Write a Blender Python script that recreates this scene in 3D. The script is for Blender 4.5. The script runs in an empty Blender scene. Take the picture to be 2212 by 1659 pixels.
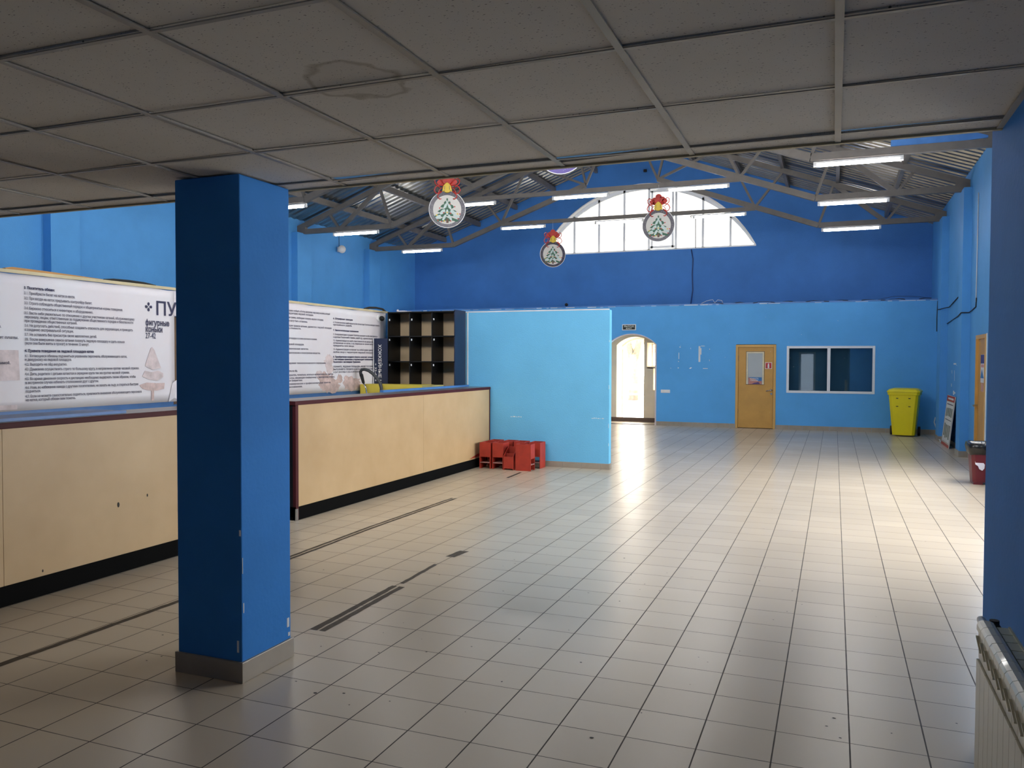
import bpy, bmesh, math, random
from mathutils import Vector, Matrix
random.seed(7)
S = bpy.context.scene
COL = S.collection

# ------------------------------------------------------------------ camera, world, light, exposure
FPX, YAW, PITCH, ROLL, HC = 1760.98, .37655, .02903, .00344, 1.624
cy_, sy_ = math.cos(YAW), math.sin(YAW)
fw = Vector((-sy_*math.cos(PITCH), cy_*math.cos(PITCH), -math.sin(PITCH)))
rt0 = Vector((cy_, sy_, 0)); up0 = rt0.cross(fw)
rt = rt0*math.cos(ROLL) + up0*math.sin(ROLL); up = -rt0*math.sin(ROLL) + up0*math.cos(ROLL)
cam_d = bpy.data.cameras.new('camera'); cam = bpy.data.objects.new('camera', cam_d); COL.objects.link(cam)
M = Matrix((rt, up, -fw)).transposed().to_4x4(); M.translation = Vector((0, 0, HC)); cam.matrix_world = M
cam_d.sensor_width = 36; cam_d.lens = FPX/2212*36; cam_d.clip_start = .05; cam_d.clip_end = 400
S.camera = cam
vs = S.view_settings; vs.view_transform = 'Standard'; vs.look = 'None'; vs.gamma = 1; vs.use_curve_mapping = False
vs.exposure = 0.0
W = bpy.data.worlds.new('World'); S.world = W; W.use_nodes = True
bg = W.node_tree.nodes['Background']; bg.inputs[0].default_value = (1, .985, .955, 1); bg.inputs[1].default_value = 17.0
TUBE = 44.0            # strength of the fluorescent tubes
def portal(loc, rot, sx, sy):
    l = bpy.data.lights.new('daylight_portal', 'AREA'); l.shape = 'RECTANGLE'; l.size = sx; l.size_y = sy
    l.cycles.is_portal = True
    o = bpy.data.objects.new('daylight_portal', l); COL.objects.link(o); o.location = loc; o.rotation_euler = rot
R90 = math.pi/2
WIN_ADDED = [(6.8, 9.8), (10.3, 13.3)]                 # added daylight windows of the right wall, unseen behind the near wall
for a, b in WIN_ADDED: portal((2.42, (a+b)/2, 1.95), (R90, 0, R90), b-a, 2.1)
portal((-4.82, 22.15, 5.4), (-R90, 0, 0), 5.7, 1.8)
portal((-5.0, 22.2, 1.1), (-R90, 0, 0), 1.7, 2.2)
portal((-4.82, 3.75, 5.4), (R90, 0, 0), 5.7, 1.8)
portal((-1.32, -4.25, 1.1), (R90, 0, 0), .7, 1.9)

# ------------------------------------------------------------------ node helpers and materials
def _n(nt, t, **k):
    n = nt.nodes.new(t)
    for a, v in k.items(): setattr(n, a, v)
    return n
def mth(nt, op, a, b=None, c=None):
    n = _n(nt, 'ShaderNodeMath', operation=op)
    for i, v in enumerate((a, b, c)):
        if v is None: continue
        if isinstance(v, (int, float)): n.inputs[i].default_value = v
        else: nt.links.new(v, n.inputs[i])
    return n.outputs[0]
def mixc(nt, f, a, b):
    n = _n(nt, 'ShaderNodeMix', data_type='RGBA')
    for i, v in ((0, f), (6, a), (7, b)):
        if isinstance(v, (int, float)): n.inputs[i].default_value = v
        elif isinstance(v, tuple): n.inputs[i].default_value = (*v[:3], 1)
        else: nt.links.new(v, n.inputs[i])
    return n.outputs[2]
def pos(nt): return _n(nt, 'ShaderNodeNewGeometry').outputs['Position']
def noise(nt, scale, detail=3, rough=.5, vec=None, dist=0):
    n = _n(nt, 'ShaderNodeTexNoise'); n.inputs['Scale'].default_value = scale; n.inputs['Detail'].default_value = detail
    n.inputs['Roughness'].default_value = rough; n.inputs['Distortion'].default_value = dist
    nt.links.new(vec if vec is not None else pos(nt), n.inputs['Vector']); return n.outputs[0]
def ramp(nt, f, a, b):
    n = _n(nt, 'ShaderNodeMapRange'); n.clamp = True
    nt.links.new(f, n.inputs[0]); n.inputs[1].default_value = a; n.inputs[2].default_value = b
    return n.outputs[0]
def bump(nt, bs, h, strength=.2, dist=.01):
    n = _n(nt, 'ShaderNodeBump'); n.inputs['Strength'].default_value = strength; n.inputs['Distance'].default_value = dist
    nt.links.new(h, n.inputs['Height']); nt.links.new(n.outputs[0], bs.inputs['Normal'])
MATS = {}
def mat(name, c, rough=.6, metal=0, var=.12, vscale=3., bmp=0, bscale=60., spec=.5, emit=None, es=0, dark=None, coat=0):
    if name in MATS: return MATS[name]
    m = bpy.data.materials.new(name); m.use_nodes = True; nt = m.node_tree; b = nt.nodes['Principled BSDF']
    b.inputs['Roughness'].default_value = rough; b.inputs['Metallic'].default_value = metal
    b.inputs['Specular IOR Level'].default_value = spec; b.inputs['Coat Weight'].default_value = coat
    d = dark or tuple(x*(1-var*2) for x in c)
    f = ramp(nt, noise(nt, vscale, 4, .6), .35, .7)
    nt.links.new(mixc(nt, f, c, d), b.inputs['Base Color'])
    if bmp: bump(nt, b, noise(nt, bscale, 3), bmp)
    if emit: b.inputs['Emission Color'].default_value = (*emit, 1); b.inputs['Emission Strength'].default_value = es
    MATS[name] = m; return m

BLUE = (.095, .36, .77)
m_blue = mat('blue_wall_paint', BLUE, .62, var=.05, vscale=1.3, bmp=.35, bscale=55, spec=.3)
m_backp = mat('back_wall_blue_lit', (.105, .41, .84), .62, var=.05, vscale=1.3, bmp=.35, bscale=55, spec=.3)  # wall blue lightened to make up for weak light on this wall
m_part = mat('partition_blue_lit', (.17, .55, .88), .6, var=.04, vscale=1.3, bmp=.35, bscale=55, spec=.3)  # wall blue lightened, stands for the bright light on the partition
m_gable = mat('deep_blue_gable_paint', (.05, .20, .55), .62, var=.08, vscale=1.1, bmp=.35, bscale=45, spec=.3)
m_blue_dk = mat('blue_pillar_paint', (.042, .24, .68), .7, var=.06, vscale=2., bmp=.12, bscale=40, spec=.15)
m_blueboard = mat('blue_board', (.08, .24, .6), .4)
m_cream = mat('cream_wall_paint', (.85, .70, .50), .7, var=.04)
m_white = mat('white_plastic', (.8, .8, .8), .35, var=.03)
m_chip = mat('bare_white_plaster', (.8, .84, .88), .8)
m_black = mat('black_laminate', (.006, .007, .009), .45, spec=.3)
m_navy = mat('navy_laminate', (.008, .018, .06), .45)
m_kick = mat('black_kickboard', (.004, .004, .004), .8, spec=.08)
m_maroon = mat('maroon_edge', (.075, .012, .016), .55, spec=.2)
m_tan = mat('tan_laminate', (.60, .42, .225), .45, var=.06, vscale=1.1, bmp=.05, bscale=25, dark=(.50, .335, .165))
m_hard = mat('tan_hardboard', (.62, .46, .28), .6, var=.05)
m_top = mat('grey_brown_worktop', (.2, .17, .16), .3)
m_ochre = mat('ochre_door_laminate', (.56, .30, .06), .42, var=.06, vscale=4)
m_ochre_f = mat('ochre_door_frame', (.62, .36, .10), .45, var=.05, vscale=4)
m_skirt = mat('beige_skirting_tile', (.36, .31, .25), .35, var=.1, vscale=3)
m_steel = mat('grey_painted_steel', (.18, .162, .145), .5, var=.1, vscale=5, spec=.4)
m_galv = mat('galvanised_sheet', (.34, .335, .31), .30, metal=.95, var=.14, vscale=2.2)
m_tube = mat('tube_glow', (1, 1, 1), emit=(1, .97, .95), es=TUBE)
m_lampbody = mat('lamp_housing', (.7, .7, .7), .4)
m_yellow = mat('yellow_plastic', (.92, .76, .003), .38, var=.04)
m_yboard = mat('yellow_board', (.78, .62, .08), .5, var=.06)
m_rubber = mat('black_rubber', (.01, .01, .01), .7)
m_bag = mat('black_bin_bag', (.004, .004, .005), .22, bmp=.6, bscale=30)
m_dred = mat('dark_red_plastic', (.16, .012, .02), .4)
m_red = mat('red_painted_wood', (.42, .035, .018), .55, var=.12, vscale=9)
m_worn = mat('worn_red_edge', (.5, .25, .22), .6)
m_banner = mat('banner_vinyl', (.80, .79, .83), .45, var=.04, vscale=1.0, bmp=.25, bscale=4, dark=(.78, .71, .74))
m_text = mat('banner_print_navy', (.03, .03, .09), .6)
m_textg = mat('banner_print_grey', (.13, .12, .17), .6)
m_pink = mat('pale_pink_print', (.80, .67, .67), .5, var=.16, vscale=9)
m_pinkd = mat('faded_rust_print', (.74, .56, .53), .5, var=.2, vscale=11)
m_creamtrim = mat('cream_trim', (.72, .62, .38), .55)
m_orange = mat('orange_board', (.5, .24, .06), .5)
m_chrome = mat('chrome', (.7, .7, .7), .15, metal=1)
m_hose = mat('grey_rubber_hose', (.05, .055, .06), .45)
m_radi = mat('ivory_radiator_enamel', (.70, .655, .50), .28, var=.03, coat=.15)
m_radg = mat('yellowed_enamel', (.52, .51, .33), .3, var=.05)
m_pipe = mat('white_painted_pipe', (.66, .66, .62), .3)
m_tape = mat('brown_floor_tape', (.075, .055, .035), .6, var=.25, vscale=25)
m_mark = mat('dark_floor_mark', (.03, .025, .02), .7)
m_cable = mat('black_cable', (.01, .01, .015), .5)
m_wcable = mat('white_cable', (.7, .72, .75), .5)
m_frame = mat('window_frame_white', (.78, .8, .84), .35, var=.02)
m_grey = mat('frosted_grey_glass', (.42, .46, .48), .35, var=.03)
m_purple = mat('purple_disc', (.13, .08, .42), .45)
m_odark = mat('ornament_navy', (.018, .012, .04), .3)
m_oface = mat('ornament_face', (.66, .64, .60), .5, var=.03)
m_ored = mat('ornament_red', (.55, .03, .02), .45, var=.15, vscale=18)
m_oyel = mat('ornament_yellow', (.8, .55, .03), .4)
m_ogreen = mat('ornament_green', (.04, .16, .09), .5, var=.3, vscale=30)
m_osnow = mat('ornament_snow', (.62, .74, .72), .5)
m_obrown = mat('ornament_brown', (.16, .09, .06), .6)
m_signred = mat('sign_red', (.5, .02, .03), .4)
m_signblack = mat('sign_black', (.008, .012, .012), .4)
m_signtext = mat('sign_letter', (.75, .8, .72), .5)
m_bark = mat('tree_bark', (.20, .15, .10), .9, var=.2, vscale=12)
m_leaf = mat('autumn_leaf', (.55, .45, .10), .7, var=.25, vscale=6)
m_ground = mat('pale_paving', (.55, .55, .52), .9)
m_white2 = mat('white_reveal', (.85, .85, .84), .7, var=.01)
m_dark = mat('dark_void', (.01, .01, .01), .9)
m_ltgrey = mat('slab_grey', (.2, .2, .2), .9)
m_cyan = mat('sign_blue', (.03, .2, .5), .4)
m_signvio = mat('sign_violet', (.05, .03, .2), .4)

def glass(name, tint=(1, 1, 1), gloss=.08, rough=.02):
    m = bpy.data.materials.new(name); m.use_nodes = True; nt = m.node_tree
    for x in list(nt.nodes): nt.nodes.remove(x)
    o = _n(nt, 'ShaderNodeOutputMaterial'); t = _n(nt, 'ShaderNodeBsdfTransparent'); g = _n(nt, 'ShaderNodeBsdfGlossy')
    t.inputs[0].default_value = (*tint, 1); g.inputs['Roughness'].default_value = rough
    x = _n(nt, 'ShaderNodeMixShader'); x.inputs[0].default_value = gloss
    nt.links.new(t.outputs[0], x.inputs[1]); nt.links.new(g.outputs[0], x.inputs[2]); nt.links.new(x.outputs[0], o.inputs[0])
    return m
m_glass = glass('clear_glass')
m_poly = glass('milky_glazing', (.42, .41, .39), .05, .2)
m_glassd = glass('dark_tinted_glass', (.75, .85, .9), .12)

def floor_mat():
    m = bpy.data.materials.new('floor_tiles'); m.use_nodes = True; nt = m.node_tree; b = nt.nodes['Principled BSDF']
    sp = _n(nt, 'ShaderNodeSeparateXYZ'); nt.links.new(pos(nt), sp.inputs[0]); X, Y = sp.outputs[0], sp.outputs[1]
    u = mth(nt, 'DIVIDE', mth(nt, 'SUBTRACT', X, .082), .3); v = mth(nt, 'DIVIDE', mth(nt, 'SUBTRACT', Y, 5.507), .2989)
    def edge(t):   # distance to the nearest joint in tile units
        f = mth(nt, 'FRACT', mth(nt, 'ADD', t, 200)); return mth(nt, 'MINIMUM', f, mth(nt, 'SUBTRACT', 1, f))
    cell = _n(nt, 'ShaderNodeCombineXYZ')
    nt.links.new(mth(nt, 'FLOOR', u), cell.inputs[0]); nt.links.new(mth(nt, 'FLOOR', v), cell.inputs[1])
    wn = _n(nt, 'ShaderNodeTexWhiteNoise'); nt.links.new(cell.outputs[0], wn.inputs['Vector']); rnd = wn.outputs['Value']
    wob = mth(nt, 'MULTIPLY', noise(nt, 9, 2), .006)
    gu = mth(nt, 'LESS_THAN', edge(u), mth(nt, 'ADD', wob, .0075)); gv = mth(nt, 'LESS_THAN', edge(v), mth(nt, 'ADD', mth(nt, 'MULTIPLY', wob, 1.3), .0035))
    g = mth(nt, 'MAXIMUM', gu, gv)
    base = mixc(nt, rnd, (.68, .575, .435), (.62, .52, .39))
    base = mixc(nt, ramp(nt, noise(nt, .5, 3, .5), .35, .75), base, (.57, .48, .36))
    col = mixc(nt, g, base, mixc(nt, noise(nt, 2.5, 3), (.03, .023, .016), (.10, .08, .06)))
    nt.links.new(col, b.inputs['Base Color'])
    nt.links.new(mth(nt, 'ADD', mth(nt, 'MULTIPLY', g, .6), .27), b.inputs['Roughness'])
    b.inputs['Specular IOR Level'].default_value = .5
    h = mth(nt, 'ADD', mth(nt, 'MULTIPLY', g, -1), mth(nt, 'MULTIPLY', noise(nt, 5, 2), .25))
    bump(nt, b, h, .25, .003)
    return m
m_floor = floor_mat()
def ctile_mat():
    m = bpy.data.materials.new('ceiling_tile'); m.use_nodes = True; nt = m.node_tree; b = nt.nodes['Principled BSDF']
    b.inputs['Roughness'].default_value = .9; b.inputs['Specular IOR Level'].default_value = .15
    P = pos(nt)
    mp = _n(nt, 'ShaderNodeMapping'); mp.inputs['Scale'].default_value = (1, 2.6, 1); mp.inputs['Rotation'].default_value = (0, 0, .5)
    nt.links.new(P, mp.inputs[0])
    vo = _n(nt, 'ShaderNodeTexVoronoi'); vo.inputs['Scale'].default_value = 42; nt.links.new(mp.outputs[0], vo.inputs['Vector'])
    sc = _n(nt, 'ShaderNodeSeparateColor'); nt.links.new(vo.outputs['Color'], sc.inputs[0])
    dot = mth(nt, 'MULTIPLY', mth(nt, 'LESS_THAN', vo.outputs['Distance'], .16), mth(nt, 'GREATER_THAN', sc.outputs[0], .62))
    vo2 = _n(nt, 'ShaderNodeTexVoronoi'); vo2.inputs['Scale'].default_value = 120; nt.links.new(P, vo2.inputs['Vector'])
    sc2 = _n(nt, 'ShaderNodeSeparateColor'); nt.links.new(vo2.outputs['Color'], sc2.inputs[0])
    dot2 = mth(nt, 'MULTIPLY', mth(nt, 'LESS_THAN', vo2.outputs['Distance'], .2), mth(nt, 'GREATER_THAN', sc2.outputs[0], .7))
    dot = mth(nt, 'MAXIMUM', dot, mth(nt, 'MULTIPLY', dot2, .6))
    base = mixc(nt, ramp(nt, noise(nt, 1.2, 4, .6), .3, .7), (.74, .70, .64), (.67, .63, .56))
    # tea coloured ring of an old leak
    sx = _n(nt, 'ShaderNodeVectorMath', operation='DISTANCE'); sx.inputs[1].default_value = (-1.50, 2.36, 2.545)
    nt.links.new(P, sx.inputs[0])
    d = mth(nt, 'ADD', sx.outputs['Value'], mth(nt, 'MULTIPLY', mth(nt, 'SUBTRACT', noise(nt, 7, 3), .5), .16))
    rim = mth(nt, 'SUBTRACT', 1, ramp(nt, mth(nt, 'ABSOLUTE', mth(nt, 'SUBTRACT', d, .16)), .004, .02))
    base = mixc(nt, mth(nt, 'MULTIPLY', rim, .45), base, (.22, .17, .10))
    inn = mth(nt, 'LESS_THAN', d, .16)
    base = mixc(nt, mth(nt, 'MULTIPLY', inn, .12), base, (.25, .19, .12))
    nt.links.new(mixc(nt, mth(nt, 'MULTIPLY', dot, .85), base, (.05, .045, .04)), b.inputs['Base Color'])
    bump(nt, b, mth(nt, 'MULTIPLY', dot, -1), .3, .002)
    return m
m_ctile = ctile_mat()
m_tbar = mat('ceiling_grid_metal', (.40, .375, .33), .45, var=.15, vscale=2)

# ------------------------------------------------------------------ mesh helpers
class MB:
    def __init__(s): s.v = []; s.f = []
    def add(s, vs_, fs):
        n = len(s.v); s.v += [tuple(v) for v in vs_]; s.f += [tuple(i+n for i in f) for f in fs]; return s
    def box(s, x0, x1, y0, y1, z0, z1):
        return s.add([(x0,y0,z0),(x1,y0,z0),(x1,y1,z0),(x0,y1,z0),(x0,y0,z1),(x1,y0,z1),(x1,y1,z1),(x0,y1,z1)],
            [(0,3,2,1),(4,5,6,7),(0,1,5,4),(1,2,6,5),(2,3,7,6),(3,0,4,7)])
    def frame_xz(s, x0, x1, z0, z1, y0, y1, f, bottom=True):
        s.box(x0, x0+f, y0, y1, z0, z1).box(x1-f, x1, y0, y1, z0, z1).box(x0+f, x1-f, y0, y1, z1-f, z1)
        return s.box(x0+f, x1-f, y0, y1, z0, z0+f) if bottom else s
    def frame_yz(s, y0, y1, z0, z1, x0, x1, f, bottom=True):
        s.box(x0, x1, y0, y0+f, z0, z1).box(x0, x1, y1-f, y1, z0, z1).box(x0, x1, y0+f, y1-f, z1-f, z1)
        return s.box(x0, x1, y0+f, y1-f, z0, z0+f) if bottom else s
    def hexa(s, b, t):   # bottom 4 points, top 4 points, both counter-clockwise seen from above
        return s.add(list(b)+list(t), [(0,3,2,1),(4,5,6,7),(0,1,5,4),(1,2,6,5),(2,3,7,6),(3,0,4,7)])
    def beam(s, a, b, w, h, ref=(0,1,0)):   # rectangular bar, w along ref, h across it
        a, b = Vector(a), Vector(b); d = (b-a).normalized(); r = Vector(ref); r = (r - d*r.dot(d)).normalized(); u = d.cross(r)
        P = [a+r*i*w/2+u*j*h/2 for i, j in ((-1,-1),(1,-1),(1,1),(-1,1))]; Q = [p+(b-a) for p in P]
        return s.add(P+Q, [(0,3,2,1),(4,5,6,7),(0,1,5,4),(1,2,6,5),(2,3,7,6),(3,0,4,7)])
    def tube(s, pts, r, n=8, close=False):
        pts = [Vector(p) for p in pts]; N = len(pts); base = len(s.v); prev = None
        rr = r if isinstance(r, (list, tuple)) else [r]*N
        for i, p in enumerate(pts):
            d = (pts[(i+1) % N if close else min(i+1, N-1)] - pts[(i-1) % N if close else max(i-1, 0)]).normalized()
            if prev is None:
                a = d.orthogonal().normalized()
            else: a = (prev - d*prev.dot(d)).normalized()
            prev = a; b = d.cross(a)
            for k in range(n):
                t = 2*math.pi*k/n; s.v.append(tuple(p + a*math.cos(t)*rr[i] + b*math.sin(t)*rr[i]))
        for i in range(N if close else N-1):
            j = (i+1) % N
            for k in range(n):
                k2 = (k+1) % n; s.f.append((base+i*n+k, base+i*n+k2, base+j*n+k2, base+j*n+k))
        if not close: s.f.append(tuple(base+k for k in range(n))[::-1]); s.f.append(tuple(base+(N-1)*n+k for k in range(n)))
        return s
    def prism(s, poly, f0, f1):   # poly 2-D points, f0/f1 map (a,b)->3-D for the two caps
        n = len(poly); return s.add([f0(*p) for p in poly]+[f1(*p) for p in poly],
            [tuple(range(n))[::-1], tuple(range(n, 2*n))]+[(i, (i+1) % n, n+(i+1) % n, n+i) for i in range(n)])
    def xz(s, poly, y0, y1): return s.prism(poly, lambda a, b: (a, y0, b), lambda a, b: (a, y1, b))
    def yz(s, poly, x0, x1): return s.prism(poly, lambda a, b: (x0, a, b), lambda a, b: (x1, a, b))
    def xy(s, poly, z0, z1): return s.prism(poly, lambda a, b: (a, b, z0), lambda a, b: (a, b, z1))
    def lathe(s, prof, c=(0,0,0), n=24):
        base = len(s.v); m = len(prof)
        for k in range(n):
            t = 2*math.pi*k/n
            for r, z in prof: s.v.append((c[0]+r*math.cos(t), c[1]+r*math.sin(t), c[2]+z))
        for k in range(n):
            for i in range(m-1):
                a = base+k*m+i; b = base+((k+1) % n)*m+i; s.f.append((a, b, b+1, a+1))
        return s
    def ball(s, c, r, n=12, m=8):
        return s.lathe([(max(r*math.sin(math.pi*i/m), 1e-4), -r*math.cos(math.pi*i/m)) for i in range(m+1)], c, n)
    def xf(s, Mx):
        s.v = [tuple(Mx @ Vector(v)) for v in s.v]; return s
    def build(s, name, m, parent=None, smooth=False, bevel=0, origin=None):
        off = Vector(origin) if origin is not None else Vector((0,0,0))
        p = parent
        while p is not None: off = off + p.location; p = p.parent
        me = bpy.data.meshes.new(name); me.from_pydata([tuple(Vector(v)-off) for v in s.v], [], s.f); me.validate()
        bmm = bmesh.new(); bmm.from_mesh(me)
        bmesh.ops.remove_doubles(bmm, verts=bmm.verts, dist=1e-5) if smooth else None
        bmesh.ops.recalc_face_normals(bmm, faces=bmm.faces); bmm.to_mesh(me); bmm.free()
        me.materials.append(m)
        if smooth:
            for f in me.polygons: f.use_smooth = True
        o = bpy.data.objects.new(name, me); COL.objects.link(o)
        if parent is not None: o.parent = parent
        elif origin is not None: o.location = origin
        if bevel:
            b = o.modifiers.new('bevel', 'BEVEL'); b.width = bevel; b.segments = 2; b.limit_method = 'ANGLE'
        return o
def tag(o, label=None, cat=None, group=None, kind=None):
    if label: o['label'] = label
    if cat: o['category'] = cat
    if group: o['group'] = group
    if kind: o['kind'] = kind
    return o
def thing(name, loc, label, cat, group=None, rotz=0):
    o = bpy.data.objects.new(name, None); COL.objects.link(o); o.location = loc; o.rotation_euler = (0, 0, rotz)
    o.empty_display_size = .1
    return tag(o, label, cat, group)
def struct(o): o['kind'] = 'structure'; return o
def sub(par, names):
    for c in kids(par.parent):
        if c is not par and any(c.name.split('.')[0] == n for n in names): c.parent = par
def first_of(root, name): return [c for c in kids(root) if c.name.split('.')[0] == name][0]
def kids(o): return [c for c in bpy.data.objects if c.parent == o]
def dup(root, loc, rotz=0, label=None, group=None):
    def cp(o, par):
        c = o.copy(); COL.objects.link(c)
        if par is not None: c.parent = par
        for k in kids(o): cp(k, c)
        return c
    r = cp(root, None); r.location = loc; r.rotation_euler = (0, 0, rotz)
    if label: r['label'] = label
    if group: r['group'] = group
    return r
def text(name, s, m, parent, P, ax, ay, size=.1, width=None, ext=.001, align='LEFT', bold=0, space=1.0):
    """a line of lettering: P start point of the baseline, ax reading direction, ay up direction (world)"""
    cu = bpy.data.curves.new(name, 'FONT'); cu.body = s; cu.size = 1; cu.extrude = 0; cu.align_x = align
    cu.space_character = space; cu.resolution_u = 2; cu.bevel_depth = (.006+min(.01, bold/size*.3)) if s.upper() == s else (.034 if size > .06 else .028+min(.02, bold/size*.5)); cu.bevel_resolution = 0
    cu.fill_mode = 'BOTH' if s.upper() == s else 'NONE'   # outlines alone make up the thin strokes of small letters
    t = bpy.data.objects.new(name, cu); COL.objects.link(t); bpy.context.view_layer.update()
    dg = bpy.context.evaluated_depsgraph_get(); me = bpy.data.meshes.new_from_object(t.evaluated_get(dg))
    bpy.data.objects.remove(t); bpy.data.curves.remove(cu)
    for v in me.vertices: v.co *= size; v.co.z *= .2
    xs = [v.co.x for v in me.vertices] or [0]
    k = 1
    if width: k = width/max(1e-6, max(xs)-(min(xs) if align != 'LEFT' else 0))
    ax, ay, P = Vector(ax), Vector(ay), Vector(P); nz = ax.cross(ay)
    off = Vector((0, 0, 0)); p = parent
    while p is not None: off = off + p.location; p = p.parent
    for v in me.vertices: v.co = P + ax*v.co.x*k + ay*v.co.y + nz*(ext+v.co.z) - off
    me.name = name; me.materials.clear(); me.materials.append(m)
    for p_ in me.polygons: p_.use_smooth = False
    b_ = bmesh.new(); b_.from_mesh(me); bmesh.ops.dissolve_degenerate(b_, edges=b_.edges, dist=1e-7); bmesh.ops.recalc_face_normals(b_, faces=b_.faces); b_.to_mesh(me); b_.free()
    for p_ in me.polygons: p_.use_smooth = False
    o = bpy.data.objects.new(name, me); COL.objects.link(o)
    if parent is not None: o.parent = parent
    return o
def merge(objs, name, parent=None):
    """several lettering meshes become one mesh"""
    me = bpy.data.meshes.new(name); b = bmesh.new()
    for o in objs: b.from_mesh(o.data)
    b.to_mesh(me); b.free(); me.materials.append(objs[0].data.materials[0])
    for o in objs: bpy.data.objects.remove(o)
    r = bpy.data.objects.new(name, me); COL.objects.link(r); r.parent = parent; return r

# ------------------------------------------------------------------ the hall
XL, XR, YB, YU, ZC = -11.77, 2.13, 20.45, 21.8, 2.545
XC = (XL+XR)/2                                             # ridge line
def roofz(x): return 4.75 + .36*(6.95-abs(x-XC))           # top of the rafters
struct(MB().box(XL-.3, XR+.3, -4, 22.1, -.12, 0).build('floor', m_floor))

# walls
w = MB().box(XL-.25, XL, -4, 22.1, 0, 4.80)
for yc in (3.27, 6.47, 9.67, 12.87, 16.07, 19.22): w.box(XL, XL+.17, yc-.27, yc+.27, 0, 4.58)
struct(w.build('wall_left', m_blue))
w = MB(); T = XR+.25; D0, D1 = 14.11, 15.02
ys = [3.9, WIN_ADDED[0][0], WIN_ADDED[0][1], WIN_ADDED[1][0], WIN_ADDED[1][1], D0, D1, 22.1]
for i, (a, b) in enumerate(zip(ys[:-1], ys[1:])):
    if i in (1, 3): w.box(XR, T, a, b, 0, .9); w.box(XR, T, a, b, 2.9, 4.8)
    elif i == 5: w.box(XR, T, a, b, 2.05, 4.8)
    else: w.box(XR, T, a, b, 0, 4.8)
for y0, y1 in ((18.72, 19.25), (15.74, 16.19)): w.box(XR-.13, XR, y0, y1, 0, 4.58)
struct(w.build('wall_right', m_blue))
struct(MB().box(.6, XR+.25, -4, 3.93, 0, 4.8).build('wall_near_right', m_blue_dk))
struct(MB().box(XL, -1.72, -4.2, -4, 0, 2.9).box(-.92, .6, -4.2, -4, 0, 2.9).box(-1.72, -.92, -4.2, -4, 2.1, 2.9).build('wall_near', m_blue_dk))
d4 = struct(MB().frame_xz(-1.72, -.92, 0, 2.1, -4.12, -4.06, .1).build('door_4_added', m_frame))  # unseen door added behind the camera for daylight and its far reflection
MB().box(-1.62, -1.02, -4.095, -4.09, .1, 2.0).build('pane', glass('frosted_door_glass', (.25, .27, .3)), d4)
GC, GH, GZ0, GZT = -4.82, 2.91, 4.58, 6.35
def archz(x, x0, x1, zs, zt):
    c = (x0+x1)/2; h = (x1-x0)/2; r = (h*h+(zt-zs)**2)/(2*(zt-zs)); return zt-r+math.sqrt(max(0, r*r-(x-c)**2))
def gable(y0, y1, zb):
    w = MB(); w.box(XL-.2, GC-GH, y0, y1, zb, 4.75); w.box(GC+GH, XR+.2, y0, y1, zb, 4.75); w.box(GC-GH, GC+GH, y0, y1, zb, GZ0)
    n = 40; g = lambda x: archz(x, GC-GH, GC+GH, GZ0, GZT)
    for i in range(n):
        a = GC-GH+2*GH*i/n; b = GC-GH+2*GH*(i+1)/n
        w.xz([(a, g(a)), (b, g(b)), (b, roofz(b)+.15), (a, roofz(a)+.15)], y0, y1)
    for a, b in ((XL-.2, GC-GH), (GC+GH, XR+.2)): w.xz([(a, 4.75), (b, 4.75), (b, roofz(b)+.15), (a, max(4.76, roofz(a)+.15))], y0, y1)
    return w
def gable_frame(y0, y1):
    f = MB(); n = 40; g = lambda x: archz(x, GC-GH, GC+GH, GZ0, GZT)
    for i in range(n):
        a = GC-GH+2*GH*i/n; b = GC-GH+2*GH*(i+1)/n
        f.xz([(a, max(GZ0, g(a)-.10)), (b, max(GZ0, g(b)-.10)), (b, g(b)-.004), (a, g(a)-.004)], y0, y1)
    f.box(GC-GH+.02, GC+GH-.02, y0, y1, GZ0, GZ0+.06)
    for x in (-6.82, -6.11, -5.40, -4.72, -3.99, -3.28, -2.57): f.box(x-.028, x+.028, y0, y1, GZ0+.04, g(x)-.03)
    return f
w = gable(3.80, 4.02, 2.62)
struct(gable_frame(3.86, 3.92).build('window_6', m_frame))  # unseen arched window, added to bring daylight onto the far walls
struct(w.build('wall_near_gable', m_blue))
# lower back wall with arched passage, door and window openings
AX0, AX1, AS, AT = -5.45, -4.17, 2.03, 2.31                # arch left, right, springing, crown
DX0, DX1, DZ = -2.235, -1.30, 2.03
WX0, WX1, WZ0, WZ1 = -1.06, .865, .875, 1.985
w = MB()
w.box(XL, AX0, YB, YB+.2, 0, 3.0)
def archz(x, x0, x1, zs, zt):
    c = (x0+x1)/2; h = (x1-x0)/2; r = (h*h+(zt-zs)**2)/(2*(zt-zs)); return zt-r+math.sqrt(max(0, r*r-(x-c)**2))
n = 20
for i in range(n):
    a = AX0+(AX1-AX0)*i/n; b = AX0+(AX1-AX0)*(i+1)/n
    w.xz([(a, archz(a, AX0, AX1, AS, AT)), (b, archz(b, AX0, AX1, AS, AT)), (b, 3.0), (a, 3.0)], YB, YB+.2)
w.box(AX1, DX0, YB, YB+.2, 0, 3.0); w.box(DX0, DX1, YB, YB+.2, DZ, 3.0)
w.box(DX1, WX0, YB, YB+.2, 0, 3.0); w.box(WX0, WX1, YB, YB+.2, 0, WZ0); w.box(WX0, WX1, YB, YB+.2, WZ1, 3.0)
w.box(WX1, XR, YB, YB+.2, 0, 3.0)
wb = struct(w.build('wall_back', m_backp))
struct(MB().box(XL, XR, YB+.01, YU+.2, 3.0, 3.04).build('trim_1', m_blueboard))       # top of the back rooms
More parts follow.
